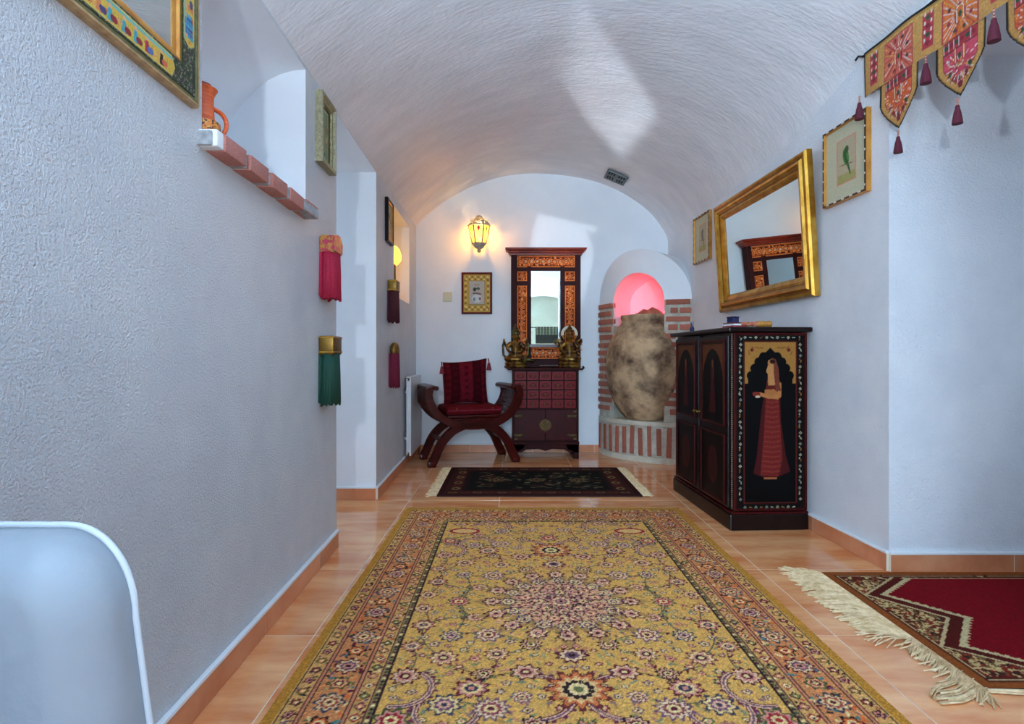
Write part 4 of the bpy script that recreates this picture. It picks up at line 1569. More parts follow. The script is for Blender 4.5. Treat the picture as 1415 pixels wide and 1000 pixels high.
# ---- terracotta jug
jy = 1.574
jug = thing('terracotta_jug', 'orange terracotta jug with loop handle and black brushed foot on brick ledge', 'jug', (-0.862, jy, 1.556), -0.55)
jug.scale = (.82, .82, .82)
jp = [(0, 0), (.040, 0), (.050, .010), (.053, .03), (.046, .05), (.036, .065), (.033, .11), (.034, .14), (.042, .158), (.046, .164), (.043, .166), (.036, .155), (.0, .13)]
MB().lathe(jp, 32).build('body', 'terracotta', jug, smooth=50)
MB().tube([(.0, .030 + .048 * math.sin(PI * k / 16) ** .8 * (1.0 + .15 * math.cos(PI * k / 16)) + .012 * k / 16, .066 + .044 * math.cos(PI * k / 16)) for k in range(17)], [.0095 - .0012 * k / 16 for k in range(17)], 10, flat=.8).build('handle', 'terracotta', jug, smooth=True)
MB().lathe([(0, .12), (.022, .150), (.027, .168), (.026, .180), (.014, .186), (.0, .188)], 20).build('stopper', mat('dark_clay', '8a2a18', 'a83a22', rough=.5), jug, smooth=50)
c = Canvas(2 * PI * .054, .036, .0022, 'd07a34')
rr2 = random.Random(4)
for k in range(190):
    c.ell(rr2.uniform(0, c.w), rr2.uniform(0, c.h), rr2.uniform(.003, .010), rr2.uniform(.001, .003), rr2.choice(['1a120c', '1a120c', 'd8a048', '3a2a14']), rot=rr2.uniform(0, 3))
cloth(c, 'brushed_band', 'paint', jug, lambda U, V, Hh: (.0545 * np.cos(U / .054) * (1 - 40 * (V - .018) ** 2), .0545 * np.sin(U / .054) * (1 - 40 * (V - .018) ** 2), .012 + V))


# ---- pictures on the left wall
def art(c, seed, base, cols, n):
    r = random.Random(seed)
    for k in range(n):
        c.ell(r.uniform(c.w * .15, c.w * .85), r.uniform(c.h * .12, c.h * .85), r.uniform(.006, c.w * .16), r.uniform(.004, c.h * .08), r.choice(cols), rot=r.uniform(-.4, .4))


p1 = thing('silver_picture', 'small picture in a deep silver-gold frame beside the doorway', 'picture', on_left(2.568, 1.797), LROT)
w_, h_ = .21, .312
frame_mesh(w_, h_, [(0, 0), (0, .034), (.014, .036), (.020, .024), (.030, .022), (.034, .010), (.034, 0)]).build('frame', 'silverframe', p1, smooth=25)
frame_mesh(w_ - .064, h_ - .064, [(0, 0), (0, .014), (.008, .014), (.008, 0)]).build('slip', 'brass', p1, loc=(0, 0, .032))
c = Canvas(w_ - .07, h_ - .07, .004, '9aa588')
c.rect(.02, .02, c.w - .02, c.h - .02, '7f8f6e')
art(c, 3, '', ['6a7a54', '8a7a54', '5a6a50', 'a89a70'], 16)
front_cloth(c, 'print', 'print', p1, -w_ / 2 + .035, -.008, .035)
p2 = thing('black_picture', 'picture in black and gold frame above the wine coloured tassel', 'picture', on_left(4.085, 1.755), LROT)
w_, h_ = .21, .31
frame_mesh(w_, h_, [(0, 0), (0, .022), (.006, .026), (.014, .026), (.016, .016), (.016, 0)]).build('frame', 'blackwood', p2)
frame_mesh(w_ - .030, h_ - .030, [(0, 0), (0, .02), (.014, .016), (.014, 0)]).build('slip', 'goldwood', p2, loc=(0, 0, .015))
c = Canvas(w_ - .05, h_ - .05, .005, 'b9ab84')
art(c, 5, '', ['8a7a5a', 'a08a60', '6a6a54'], 14)
front_cloth(c, 'print', 'print', p2, -w_ / 2 + .025, -.010, .025)


# ---- hanging tassels
def wall_tassel(Y, ztop, capm, skm, label, hw, th, cap_h, sk_h, seed, cap_kind):
    t = thing('wall_tassel', label, 'tassel', on_left(Y, ztop - cap_h - sk_h), LROT)
    r = random.Random(seed)
    mb = MB()
    if cap_kind == 'box':
        mb.box(-hw * .92, hw * .92, -2 * th * .95, -.002, sk_h - .006, sk_h + cap_h, .010)
    elif cap_kind == 'dome':
        mb.lathe([(1.0, 0), (1.05, .25), (.98, .6), (.72, .88), (.3, 1.0), (0, 1.02)], 20, sx=hw * .9, sy=th * .95)
        for v in mb.bm.verts:
            v.co.z = v.co.z * cap_h + sk_h - .004
            v.co.y -= th + .001
    else:
        n = 7
        pts = [(-hw * .95, sk_h), (hw * .95, sk_h), (hw * 1.05, sk_h + cap_h * .6), (hw * .4, sk_h + cap_h), (-hw * .15, sk_h + cap_h * .92), (-hw * .9, sk_h + cap_h * .8)]
        mb.prism(pts, -2 * th * .95, -.002)
        es = list(mb.bm.edges)
        bmesh.ops.bevel(mb.bm, geom=es, offset=.006, segments=2, affect='EDGES')
    cap = mb.build('cap', capm, t, smooth=40)
    if cap_kind == 'box':
        for zz in (sk_h + .004, sk_h + cap_h - .010):
            MB().box(-hw * .95, hw * .95, -2 * th * .98, -.002, zz, zz + .006, .002).build('cap_band', 'gold', cap)
    # skirt: cords hanging round an oval, one joined fringe
    mb = MB()
    for k in range(64):
        a = 2 * PI * k / 64
        x0, y0 = hw * .86 * math.cos(a), -th + th * .86 * math.sin(a)
        sp = 1.0 + r.uniform(0.05, .16)
        L_ = sk_h * r.uniform(.95, 1.02) - r.uniform(0, .012)
        x1, y1 = hw * .9 * sp * math.cos(a) + r.uniform(-.004, .004), -th + th * .9 * sp * math.sin(a)
        y1 = min(y1, -.003)
        y0 = min(y0, -.003)
        mb.tube([(x0, y0, sk_h), ((x0 * .6 + x1 * .4) + r.uniform(-.003, .003), y0 * .6 + y1 * .4, sk_h - L_ * .45), (x1, y1, sk_h - L_)], [hw * .075, hw * .08, hw * .062], 5)
    mb.lathe([(hw * .82, sk_h), (hw * .92, .02), (hw * .7, .012), (0, .012)], 20, sy=th / hw * .9)
    for v in mb.bm.verts:
        pass
    o = mb.build('skirt', skm, t, smooth=True)
    # the core is centred on the oval
    return t


M['crim'] = mat('crimson_cord', 'a30f34', 'c01f48', rough=.75, nscale=200)
M['green'] = mat('bottle_green_cord', '0f3a30', '17503f', rough=.75, nscale=200)
M['wine'] = mat('wine_cord', '3c0c18', '541424', rough=.8, nscale=200)
M['magenta'] = mat('magenta_cord', '6a1230', '841a3e', rough=.8, nscale=200)
M['sari'] = mat('pink_gold_brocade', 'c03a5a', 'c9913f', rough=.4, metal=.3, nscale=45, ramp=(.45, .55))
wall_tassel(2.585, 1.503, 'sari', 'crim', 'bright crimson tassel with pink brocade cap by the doorway', .075, .036, .092, .214, 1, 'knot')
wall_tassel(2.575, 1.035, 'brass', 'green', 'bottle green tassel with brass cap by the doorway', .075, .036, .080, .235, 2, 'box')
wall_tassel(4.13, 1.492, 'brass', 'wine', 'dark wine tassel with brass cap below the black picture', .075, .036, .078, .232, 3, 'box')
wall_tassel(4.17, 1.045, 'brass', 'magenta', 'magenta tassel with domed brass cap nearest the radiator', .065, .034, .085, .255, 4, 'dome')

# ---- radiator
rad_ = thing('panel_radiator', 'flat white panel radiator on left wall beside the curule chair', 'radiator', on_left(5.03, 0.10), LROT)
rad_.scale = (1, .78, 1)
MB().box(-.30, .30, -.088, -.070, 0, .66, .006).build('front_panel', 'white_metal', rad_)
MB().box(-.30, .30, -.050, -.036, 0.01, .65, .006).build('rear_panel', 'white_metal', rad_)
mb = MB()
for k in range(24):
    x = -.285 + k * .0245
    mb.box(x, x + .002, -.070, -.050, .03, .63)
o = mb.build('convector_fins', 'white_metal', rad_)
MB().box(-.301, .301, -.090, -.034, .655, .664, .002).build('top_grille', 'white_metal', rad_)
for zz in (.12, .52):
    MB().box(-.2, .2, -.037, 0.0, zz, zz + .025, .002).build('bracket', 'white_metal', rad_)
MB().tube([(.31, -.062, .03), (.335, -.062, .03), (.335, -.062, -.06), (.335, -.045, -.098)], .008, 8).build('pipe', 'brass', rad_, smooth=True)
MB().lathe([(0, 0), (.016, 0), (.018, .01), (.016, .05), (0, .052)], 12).build('valve', 'white_metal', rad_, smooth=40, loc=(.335, -.062, .03))

# ---- lamp in the left niche
nl = thing('niche_lamp', 'small glowing amber lamp standing in the left wall niche', 'lamp', (-0.985, 4.72, LN[2]), 0)
M['amber'] = mat('amber_glass', 'ffb020', rough=.3, emit='ffb428', estr=7.0)
MB().lathe([(0, 0), (.045, 0), (.045, .01), (.015, .02), (.012, .30), (.02, .31), (0, .312)], 16).build('stand', 'brass', nl, smooth=40)
MB().lathe([(.03, .30), (.055, .33), (.060, .37), (.045, .42), (.02, .45), (0, .455)], 18).build('shade', 'amber', nl, smooth=50)

# =================================================================== BACK WALL
BY = YB
# ---- lantern sconce
sc_ = thing('wall_lantern', 'lit silvered hexagonal wall lantern with amber and coloured glass', 'lamp', ((662 - CX) * 5.36 / F, BY, 1.92), 0)
M['pewter'] = mat('pierced_pewter', 'a09e94', 'cdc9bc', rough=.45, metal=.35, nscale=60, bump=.5, bscale=120)
M['pierced'] = mat('pierced_cap', '8a8880', 'b5b2a8', rough=.4, metal=.7, nscale=60)
_n = M['pierced'].node_tree
_v = _n.nodes.new('ShaderNodeTexVoronoi'); _v.inputs['Scale'].default_value = 85
_c = _n.nodes.new('ShaderNodeMath'); _c.operation = 'LESS_THAN'; _c.inputs[1].default_value = 0.33
_t = _n.nodes.new('ShaderNodeBsdfTransparent'); _x = _n.nodes.new('ShaderNodeMixShader')
_o = _n.nodes.new('ShaderNodeTexCoord'); _n.links.new(_o.outputs['Object'], _v.inputs['Vector'])
_n.links.new(_v.outputs['Distance'], _c.inputs[0]); _n.links.new(_c.outputs[0], _x.inputs[0])
_n.links.new(_n.nodes['Principled BSDF'].outputs[0], _x.inputs[1]); _n.links.new(_t.outputs[0], _x.inputs[2])
_n.links.new(_x.outputs[0], _n.nodes['Material Output'].inputs[0])
M['lampglass'] = mat('lit_amber_glass', 'ffd060', rough=.3, emit='ffc83c', estr=2.4)
yc = -.13
hexp = lambda r, z: (r, z)
nt_ = M['lampglass'].node_tree
tr = nt_.nodes.new('ShaderNodeBsdfTransparent'); tr.inputs[0].default_value = (1.0, .72, .28, 1)
mx = nt_.nodes.new('ShaderNodeMixShader'); mx.inputs[0].default_value = 0.4
nt_.links.new(nt_.nodes['Principled BSDF'].outputs[0], mx.inputs[1]); nt_.links.new(tr.outputs[0], mx.inputs[2])
nt_.links.new(mx.outputs[0], nt_.nodes['Material Output'].inputs[0])


def hexpt(r, k, z):
    a = PI / 3 * k + PI / 2 + PI / 6
    return Vector((r * math.cos(a), yc + r * math.sin(a), z))


rt, rb, zt, zb = .100, .062, .255, .085
for k in range(6):
    a, b, c_, d = hexpt(rb, k, zb), hexpt(rb, k + 1, zb), hexpt(rt, k + 1, zt), hexpt(rt, k, zt)
    pane = MB().quad(a, b, c_, d).build('pane', 'lampglass', sc_)
    m_ = (c_ + d) / 2 * .8 + (a + b) / 2 * .2
    u = (c_ - d).normalized()
    n_ = Vector((m_.x, m_.y - yc, 0)).normalized()
    cl = [('gem_red', 'a01010'), ('gem_green', '1a5a2a')][k % 2]
    if cl[0] not in M:
        M[cl[0]] = mat(cl[0], cl[1], rough=.2, emit=cl[1], estr=.6)
    g = MB()
    up = Vector((0, 0, 1))
    p0 = m_ + n_ * .004
    g.quad(p0 - u * .016, p0 - up * .034, p0 + u * .016, p0 + up * .026)
    g.build('coloured_gem', cl[0], pane)
    MB().tube([a, d], .0085, 6).build('rib', 'pewter', sc_, smooth=True)
mb = MB()
mb.tube([hexpt(rt + .004, k, zt) for k in range(6)], .008, 6, closed=True)
mb.build('upper_ring', 'pewter', sc_)
mb = MB().tube([hexpt(rb + .004, k, zb) for k in range(6)], .008, 6, closed=True)
mb.build('lower_ring', 'pewter', sc_)
cap = MB().lathe([(.104, zt), (.100, zt + .025), (.082, zt + .05), (.055, zt + .068), (.02, zt + .076), (0, zt + .076)], 6, cy=yc, rot=PI / 2 + PI / 6).build('cap', 'pierced', sc_)
MB().lathe([(.028, 0), (.034, .008), (.028, .018), (.012, .024), (0, .028)], 12).build('finial', 'pewter', cap, smooth=40, loc=(0, yc, zt + .074))
MB().lathe([(0, .0), (.014, .004), (.020, .018), (.012, .028), (.040, .045), (.058, .07), (.064, zb)], 12, cy=yc).build('lower_bowl', 'pewter', sc_, smooth=40)
MB().box(-.03, .03, -.012, 0, .12, .28, .004).box(-.008, .008, yc + .09, -.01, .25, .265, .002).build('wall_bracket', 'pewter', sc_)
pl = bpy.data.lights.new('wall_lantern_bulb', 'POINT')
pl.energy = 9.5
pl.color = (1.0, .60, .22)
pl.shadow_soft_size = .02
plo = bpy.data.objects.new('wall_lantern_bulb', pl)
col.objects.link(plo)
plo.parent = sc_
plo.location = (0, yc, .19)

# ---- thermostat
th_ = thing('thermostat', 'small ivory switch plate on back wall beside the miniature', 'switch', ((618.5 - CX) * BY / F, BY, H + (490 - 417) * BY / F), 0)
MB().box(-.043, .043, -.012, 0, 0, .095, .004).build('plate', 'ivory', th_)
MB().box(-.032, .032, -.018, -.012, .012, .083, .003).build('rocker', 'ivory', th_)

# ---- miniature picture
mp_ = thing('miniature_picture', 'miniature with gold ornamental border in a red frame below the lantern', 'picture', ((659 - CX) * BY / F, BY, H + (490 - 434) * BY / F), 0)
w_, h_ = .298, .405
frame_mesh(w_, h_, [(0, 0), (0, .018), (.004, .022), (.016, .022), (.020, .014), (.020, 0)]).build('frame', mat('red_frame', '5a100c', '6c1710', rough=.5, spec=.15), mp_)
c = Canvas(w_ - .036, h_ - .036, .004, 'c39a3c')
W_, H_ = c.w, c.h
for k in range(12):
    for x in (.022, W_ - .022):
        c.ell(x, .03 + k * (H_ - .06) / 11, .012, .009, 'e0c070' if k % 2 else '7a5a20')
for k in range(8):
    for y in (.025, .05, H_ - .025, H_ - .05):
        c.ell(.03 + k * (W_ - .06) / 7, y, .010, .008, 'e6cc80' if (k + int(y * 100)) % 2 else '8a6420')
c.rect(.052, .072, W_ - .052, H_ - .062, '8a7a4a')
c.rect(.058, .078, W_ - .058, H_ - .068, 'b9b0a4')
c.ell(W_ / 2, H_ * .36, .05, .04, 'c9d0d0')
for (x, y, a, b, cc) in ((.42, .6, .016, .02, '3a3a34'), (.55, .62, .018, .014, '55604a'), (.46, .5, .03, .008, '5a5048'), (.6, .48, .02, .008, '8a5a4a'), (.62, .36, .012, .014, '9a4a40'), (.4, .34, .012, .018, '7a8a94'), (.5, .72, .03, .01, 'a89a8a')):
    c.ell(W_ * x, H_ * y, a, b, cc)
c.noise(.04)
front_cloth(c, 'print', 'print', mp_, -w_ / 2 + .018, -.012, .018)

# ---- apothecary chest
chX, chY = 0.305, 5.16
CWd, CDp, CHt = .61, .31, .83
ch = thing('drawer_chest', 'red lacquer chest of small drawers over two brass-mounted doors', 'chest', (chX, chY, 0), 0)
hw = CWd / 2
MB().box(-hw + .004, hw - .004, .018, CDp, .15, CHt - .02).build('carcass', 'darkwood', ch)
mb = MB()
mb.box(-hw - .01, hw + .01, -.012, CDp, CHt - .022, CHt, .006)
top = mb.build('top', 'darkwood', ch)
for s in (-1, 1):
    MB().tube([(s * (hw + .01), -.012, CHt - .010), (s * (hw + .03), -.012, CHt - .012), (s * (hw + .045), -.012, CHt + .002), (s * (hw + .034), -.012, CHt + .014)], .010, 8).build('scroll_end', 'darkwood', top, smooth=True)
    MB().box(s * hw - (.02 if s > 0 else 0), s * hw + (0 if s > 0 else .02), 0, .02, .15, CHt - .022, .002).build('stile', 'darkwood', ch)
dw, dh = (CWd - .04) / 5, .0855
dfirst = None
for r_ in range(4):
    for c_ in range(5):
        x = -hw + .02 + dw * (c_ + .5)
        z = CHt - .03 - dh * (r_ + .5)
        if dfirst is None:
            dfirst = MB().box(-dw / 2 + .005, dw / 2 - .005, 0, .02, -dh / 2 + .0045, dh / 2 - .0045, .003).build('drawer', 'lacquer', ch, loc=(x, 0.003, z))
            pl_ = Canvas(dw - .03, dh - .03, .004, '7e161a')
            pl_.flower(pl_.w / 2, pl_.h / 2, .026, 6, ['3a0f10', '8a3a2c', '2a0c0c'])
            pl_.ell(.014, .02, .006, .012, '3a0f10'); pl_.ell(pl_.w - .014, .02, .006, .012, '3a0f10')
            pan = front_cloth(pl_, 'painted_front', 'paint_gloss', dfirst, -pl_.w / 2, -.001, -pl_.h / 2)
            kn = MB().lathe([(0, 0), (.004, 0), (.004, .008), (.008, .013), (.006, .018), (0, .019)], 8).build('knob', 'brass', dfirst, smooth=True, loc=(0, 0, 0), rot=(PI / 2, 0, 0))
        else:
            d = share(dfirst, 'drawer', ch, (x, .003, z))
            share(pan, 'painted_front', d, (0, 0, 0))
            share(kn, 'knob', d, (0, 0, 0), (PI / 2, 0, 0))
zd0, zd1 = .165, CHt - .03 - 4 * dh - .008
MB().box(-hw + .002, hw - .002, -.004, .02, zd1, zd1 + .012, .002).build('rail', 'darkwood', ch)
for s in (-1, 1):
    x0, x1 = (-hw + .02, -.002) if s < 0 else (.002, hw - .02)
    dr = MB().box(x0, x1, .0, .02, zd0, zd1 - .002, .003).build('door', 'redwood', ch)
    xo = x0 if s < 0 else x1
    for zz in (zd0 + .05, zd1 - .06):
        MB().box(min(xo, xo - s * .07), max(xo, xo - s * .07), -.003, .001, zz - .010, zz + .010, .001).ball((xo - s * .072, -.001, zz), .014, 10, (1, .25, 1)).build('hinge', 'darkbrass', dr)
    for zz in (zd0 + .006, zd1 - .028):
        MB().box(min(xo, xo - s * .03), max(xo, xo - s * .03), -.002, .001, zz, zz + .02, .001).build('corner_mount', 'darkbrass', dr)
    xi = x1 if s < 0 else x0
    MB().lathe([(0, 0), (.052, 0), (.052, .003), (0, .004)], 16, a0=0, a1=PI).build('lock_plate', 'darkbrass', dr, loc=(xi, .0, (zd0 + zd1) / 2), rot=(PI / 2, s * PI / 2, 0))
MB().box(-.006, .006, -.012, .0, (zd0 + zd1) / 2 - .07, (zd0 + zd1) / 2 + .06, .002).build('lock_bar', 'darkbrass', ch)
MB().box(-hw - .006, hw + .006, -.008, CDp, .128, .155, .005).build('base_moulding', 'darkwood', ch)
n = 24
pts = [(-hw, .13), (-hw, .05)]
ap = [(-hw + .09, .06), (-hw + .13, .085), (-.06, .09), (0, .072), (.06, .09), (hw - .13, .085), (hw - .09, .06)]
MB().prism([(-hw, .13)] + [(-hw, .06)] + ap + [(hw, .06), (hw, .13)], -.006, .012).build('apron', 'darkwood', ch)
for sx in (-1, 1):
    for yy in (-.006, CDp - .06):
        MB().prism([(sx * hw, .13), (sx * hw, 0.0), (sx * (hw - .05), 0.0), (sx * (hw - .055), .02), (sx * (hw - .042), .05), (sx * (hw - .06), .075), (sx * (hw - .10), .09), (sx * (hw - .12), .13)], yy, yy + .06).build('foot', 'darkwood', ch)

# ---- carved mirror on the chest
mwd, mht = .665, 1.135
mX = (754.2 - CX) * 5.40 / F
cm = thing('carved_mirror', 'tall mirror in dark frame with orange carved panels standing on the chest', 'mirror', (mX, 5.40, CHt), 0)
MB().box(-mwd / 2, mwd / 2, .012, .075, 0.0, mht - .03).build('back_board', 'darkwood', cm)
px = 5.4 / F
zt_ = lambda y: H + (490 - y) * px - CHt
xt_ = lambda x: (x - 754.2) * px
for s in (-1, 1):
    MB().box(s * mwd / 2 - (.052 if s > 0 else 0), s * mwd / 2 + (0 if s > 0 else .052), -.010, .02, 0, mht - .05, .004).build('post', 'darkwood', cm)
for a, b in ((728.5, 734), (774.2, 780.5)):
    MB().box(xt_(a), xt_(b), -.004, .014, .05, mht - .17, .003).build('inner_stile', 'darkwood', cm)
for y0_, y1_, x0_, x1_ in ((369.3, 374.3, 714, 795), (388.4, 394.3, 714, 734), (388.4, 394.3, 774, 795)):
    MB().box(xt_(x0_), xt_(x1_), -.005, .014, zt_(y1_), zt_(y0_), .003).build('rail', 'darkwood', cm)
mb = MB()
cr = [(0, 0), (.012, .0), (.014, .012), (.026, .020), (.03, .034), (.05, .044), (.055, .062)]
hwm = mwd / 2
secs = []
for o_, z_ in cr:
    secs.append([mb.bm.verts.new(q) for q in ((-hwm - o_, .075, z_), (-hwm - o_, -.010 - o_, z_), (hwm + o_, -.010 - o_, z_), (hwm + o_, .075, z_))])
for A, B in zip(secs, secs[1:]):
    for k in range(4):
        mb.bm.faces.new((A[k], A[(k + 1) % 4], B[(k + 1) % 4], B[k]))
mb.bm.faces.new(secs[0]); mb.bm.faces.new(secs[-1])
mb.build('cornice', mat('cornice_red', '6a1a0c', '8a2a14', rough=.35, nscale=8, spec=.3), cm, loc=(0, 0, mht - .062))


def carved(name, x0, x1, y0, y1, seed, kind):
    w, h = xt_(x1) - xt_(x0), zt_(y0) - zt_(y1)
    c = Canvas(w, h, .0035, 'e06a26')
    r = random.Random(seed)
    c.rect(.006, .006, w - .006, h - .006, 'b04818', hg=-.003)
    c.rect(.014, .014, w - .014, h - .014, '4a1a0e', hg=-.007)
    L_ = max(w, h)
    n = max(1, int(L_ / .055))
    for k in range(n):
        t = (k + .5) / n
        x, y = (w * t, h / 2) if w >= h else (w / 2, h * t)
        rad_c = min(w, h) * .34
        c.flower(x, y, rad_c, 5, ['f0803a', '8a2c10', 'f09048', 'a03c14'], rot=r.uniform(0, 3))
        for q in range(5):
            tt = r.uniform(0, 6.28)
            c.ell(x + rad_c * 1.2 * math.cos(tt) * (1.2 if w > h else .8), y + rad_c * 1.2 * math.sin(tt) * (1.2 if h > w else .8), .012, .005, r.choice(['f07a30', 'f59a58', 'c0501c']), rot=tt, hg=.001)
        if kind == 'shell' and 0 < k < n - 1:
            c.ell(x, y, .010, .010, 'b8a890', hg=.002)
    for k in range(int(2 * (w + h) / .012)):
        d = k * .012
        if d < w: p = (d, .003)
        elif d < w + h: p = (w - .003, d - w)
        elif d < 2 * w + h: p = (d - w - h, h - .003)
        else: p = (.003, d - 2 * w - h)
        c.ell(p[0], p[1], .0035, .0035, 'ffa860')
    c.noise(.05)
    return front_cloth(c, name, 'paint_gloss', cm, xt_(x0), .004, zt_(y1))


M['carve'] = M['paint_gloss']
carved('carved_panel', 714.8, 794.4, 353, 369, 1, 'shell')
carved('carved_panel', 714.8, 728.2, 375, 388, 2, '')
carved('carved_panel', 780.8, 794.4, 375, 388, 3, '')
carved('carved_panel', 714.8, 728.2, 394.6, 476, 4, '')
carved('carved_panel', 780.8, 794.4, 394.6, 476, 5, '')
carved('carved_panel', 720, 790, 480, 495.5, 6, 'shell')
MB().box(xt_(733.5), xt_(774.7), .003, .006, zt_(475.5), zt_(374.0)).build('glass', 'mirror', cm)
MB().box(xt_(720), xt_(789), -.012, .012, zt_(479.6), zt_(475.4), .003).build('ledge', 'mahog', cm)
MB().box(-mwd / 2 + .05, mwd / 2 - .05, -.01, .012, 0.0, zt_(497), .003).build('lower_rail', 'darkwood', cm)


# ---- two gilded figurines
def remesh(o, v):
    m = o.modifiers.new('r', 'REMESH')
    m.mode = 'VOXEL'
    m.voxel_size = v
    m.use_smooth_shade = True


def deity(x, y, label, mname, halo):
    t = thing('deity_figurine', label, 'figurine', (x, y, CHt), 0)
    t.scale = (1.2, 1.1, 1.2)
    b = MB().lathe([(0, 0), (.085, 0), (.09, .008), (.078, .022), (.086, .034), (.074, .05), (0, .052)], 20, sy=.62)
    b.build('pedestal', mname, t, smooth=30)
    mb = MB()
    # folded legs, torso, neck, head, arms as one skin
    mb.ball((0, 0, .085), .055, 14, (1.15, .7, .7))
    for s in (-1, 1):
        mb.ball((s * .055, -.012, .072), .030, 12, (1.2, .9, .75))
        mb.tube([(s * .075, -.015, .07), (s * .03, -.045, .065), (-s * .02, -.045, .066)], [.022, .02, .014], 8)
        mb.ball((s * .042, 0, .185), .018, 10)
        mb.tube([(s * .044, 0, .185), (s * .066, -.012, .145), (s * .045, -.045, .120), (s * .015, -.052, .125)], [.015, .013, .011, .009], 8)
        mb.tube([(s * .040, .008, .188), (s * .078, -.005, .17), (s * .090, -.02, .205), (s * .088, -.022, .225)], [.013, .011, .010, .007], 8)
    mb.tube([(0, 0, .09), (0, 0, .13), (0, .002, .17), (0, .002, .195), (0, 0, .21)], [.042, .034, .042, .036, .016], 12)
    mb.ball((0, -.003, .238), .028, 14, (.88, .95, 1.15))
    mb.ball((0, -.031, .234), .006, 8)
    for s in (-1, 1):
        mb.ball((s * .026, 0, .235), .009, 8, (.5, .8, 1.4))
    body = mb.build('body', mname, t, smooth=True)
    remesh(body, .0042)
    MB().lathe([(.027, .255), (.031, .262), (.026, .275), (.029, .284), (.019, .298), (.020, .304), (.008, .322), (.003, .34), (0, .342)], 14).build('crown', mname if halo else 'bronze_g', t, smooth=35)
    mb = MB()
    for k in range(9):
        a = PI * (k + .5) / 9 + PI
        mb.ball((.032 * math.cos(a), .03 * math.sin(a) * .9, .178 - .028 * abs(math.sin(a))), .006, 8)
    for s in (-1, 1):
        mb.lathe([(.016, .0), (.018, .004), (.016, .008)], 10, cx=s * .058, cy=-.008)
    mb.build('jewellery', 'gold', t, smooth=True)
    if halo:
        n = 22
        pts_o = [(.062 * math.cos(PI * k / n - .2 + .4 * (0)), .062 * math.sin(PI * k / n)) for k in range(n + 1)]
        mb = MB().prism([(.064 * math.cos(-.25 + (PI + .5) * k / n), .064 * math.sin(-.25 + (PI + .5) * k / n)) for k in range(n + 1)] + [(.044 * math.cos(-.25 + (PI + .5) * (n - k) / n), .044 * math.sin(-.25 + (PI + .5) * (n - k) / n)) for k in range(n + 1)], .012, .02)
        mb.build('halo', mat('pale_halo', 'c9bda0', 'ddd2b8', rough=.5, nscale=50), t, loc=(0, 0, .262))
        mb = MB()
        for k in range(12):
            a = -.6 + (PI + 1.2) * k / 11
            mb.tube([(.07 * math.cos(a), .01, .16 + .07 * math.sin(a)), (.10 * math.cos(a), .005, .16 + .11 * math.sin(a))], [.008, .003], 6)
        mb.build('aureole', 'gold', t, smooth=True)
    else:
        mb = MB()
        for s in (-1, 1):
            mb.tube([(s * .05, .01, .05), (s * .095, .0, .10), (s * .10, -.005, .17), (s * .085, .0, .22)], [.010, .009, .008, .004], 7)
        mb.tube([(.06, -.03, .05), (.10, -.04, .065), (.135, -.035, .05), (.15, -.03, .06)], [.014, .016, .012, .006], 8)
        mb.build('scrollwork', 'bronze_g', t, smooth=True)
    return t


deity((712.5 - CX) * 5.24 / F, 5.235, 'dark bronze seated deity figurine with greenish crown on chest end by the chair', 'bronze', False)
deity((787 - CX) * 5.24 / F, 5.235, 'gilded seated deity figurine with pale halo on chest end by the brick niche', 'bronze', True)
st = thing('scroll_stand', 'low dark wooden scroll stand between the two figurines', 'stand', ((756 - CX) * 5.22 / F, 5.21, CHt), 0)
MB().box(-.07, .10, -.02, .02, .016, .026, .003).build('top', 'mahog', st)
for s, x in ((-1, -.07), (1, .10)):
    MB().tube([(x, 0, .021), (x - s * .004, 0, .012), (x + s * .012, 0, .0065)], .0065, 8).build('scroll_foot', 'mahog', st, smooth=True)

# =================================================================== CURULE CHAIR
chair = thing('curule_chair', 'carved mahogany curule armchair with curved crossed legs in far corner', 'chair', (-0.388, 5.075, 0), math.radians(19))
HWc, DPc = .37, .40


def smoothcurve(P, n=10):
    out = []
    P = [Vector(p) for p in P]
    for i in range(len(P) - 1):
        p0 = P[max(i - 1, 0)]; p1 = P[i]; p2 = P[i + 1]; p3 = P[min(i + 2, len(P) - 1)]
        for k in range(n):
            t = k / n
            out.append(0.5 * ((2 * p1) + (-p0 + p2) * t + (2 * p0 - 5 * p1 + 4 * p2 - p3) * t * t + (-p0 + 3 * p1 - 3 * p2 + p3) * t ** 3))
    out.append(P[-1])
    return out


sec = [(-.030, -.030), (.030, -.030), (.036, -.020), (.036, .022), (.028, .030), (-.028, .030), (-.036, .022), (-.036, -.020)]
leg_l = [(-.375, 0, .025), (-.345, 0, .085), (-.29, 0, .20), (-.20, 0, .295), (-.09, 0, .345), (0, 0, .358)]
arm_l = [(-.395, 0, .66), (-.405, 0, .60), (-.375, 0, .51), (-.30, 0, .42), (-.20, 0, .365), (-.09, 0, .345), (0, 0, .340)]
for yy in (-DPc / 2, DPc / 2):
    for s in (-1, 1):
        pth = [(s * -p[0] if s > 0 else p[0], yy, p[2]) for p in [(q.x, 0, q.z) for q in smoothcurve(leg_l)]]
        lg = MB().sweep(pth, sec, up=(0, 1, 0)).build('leg', 'mahog', chair, smooth=35)
        MB().box(-.035, .035, -.032, .032, 0, .05, .012).build('foot', 'mahog', lg, smooth=35, loc=(pth[0][0], yy, 0))
        pth = [((-q.x if s > 0 else q.x), yy, q.z) for q in smoothcurve(arm_l)]
        MB().sweep(pth, sec, up=(0, 1, 0)).build('arm', 'mahog', chair, smooth=35)
arc = smoothcurve(arm_l)
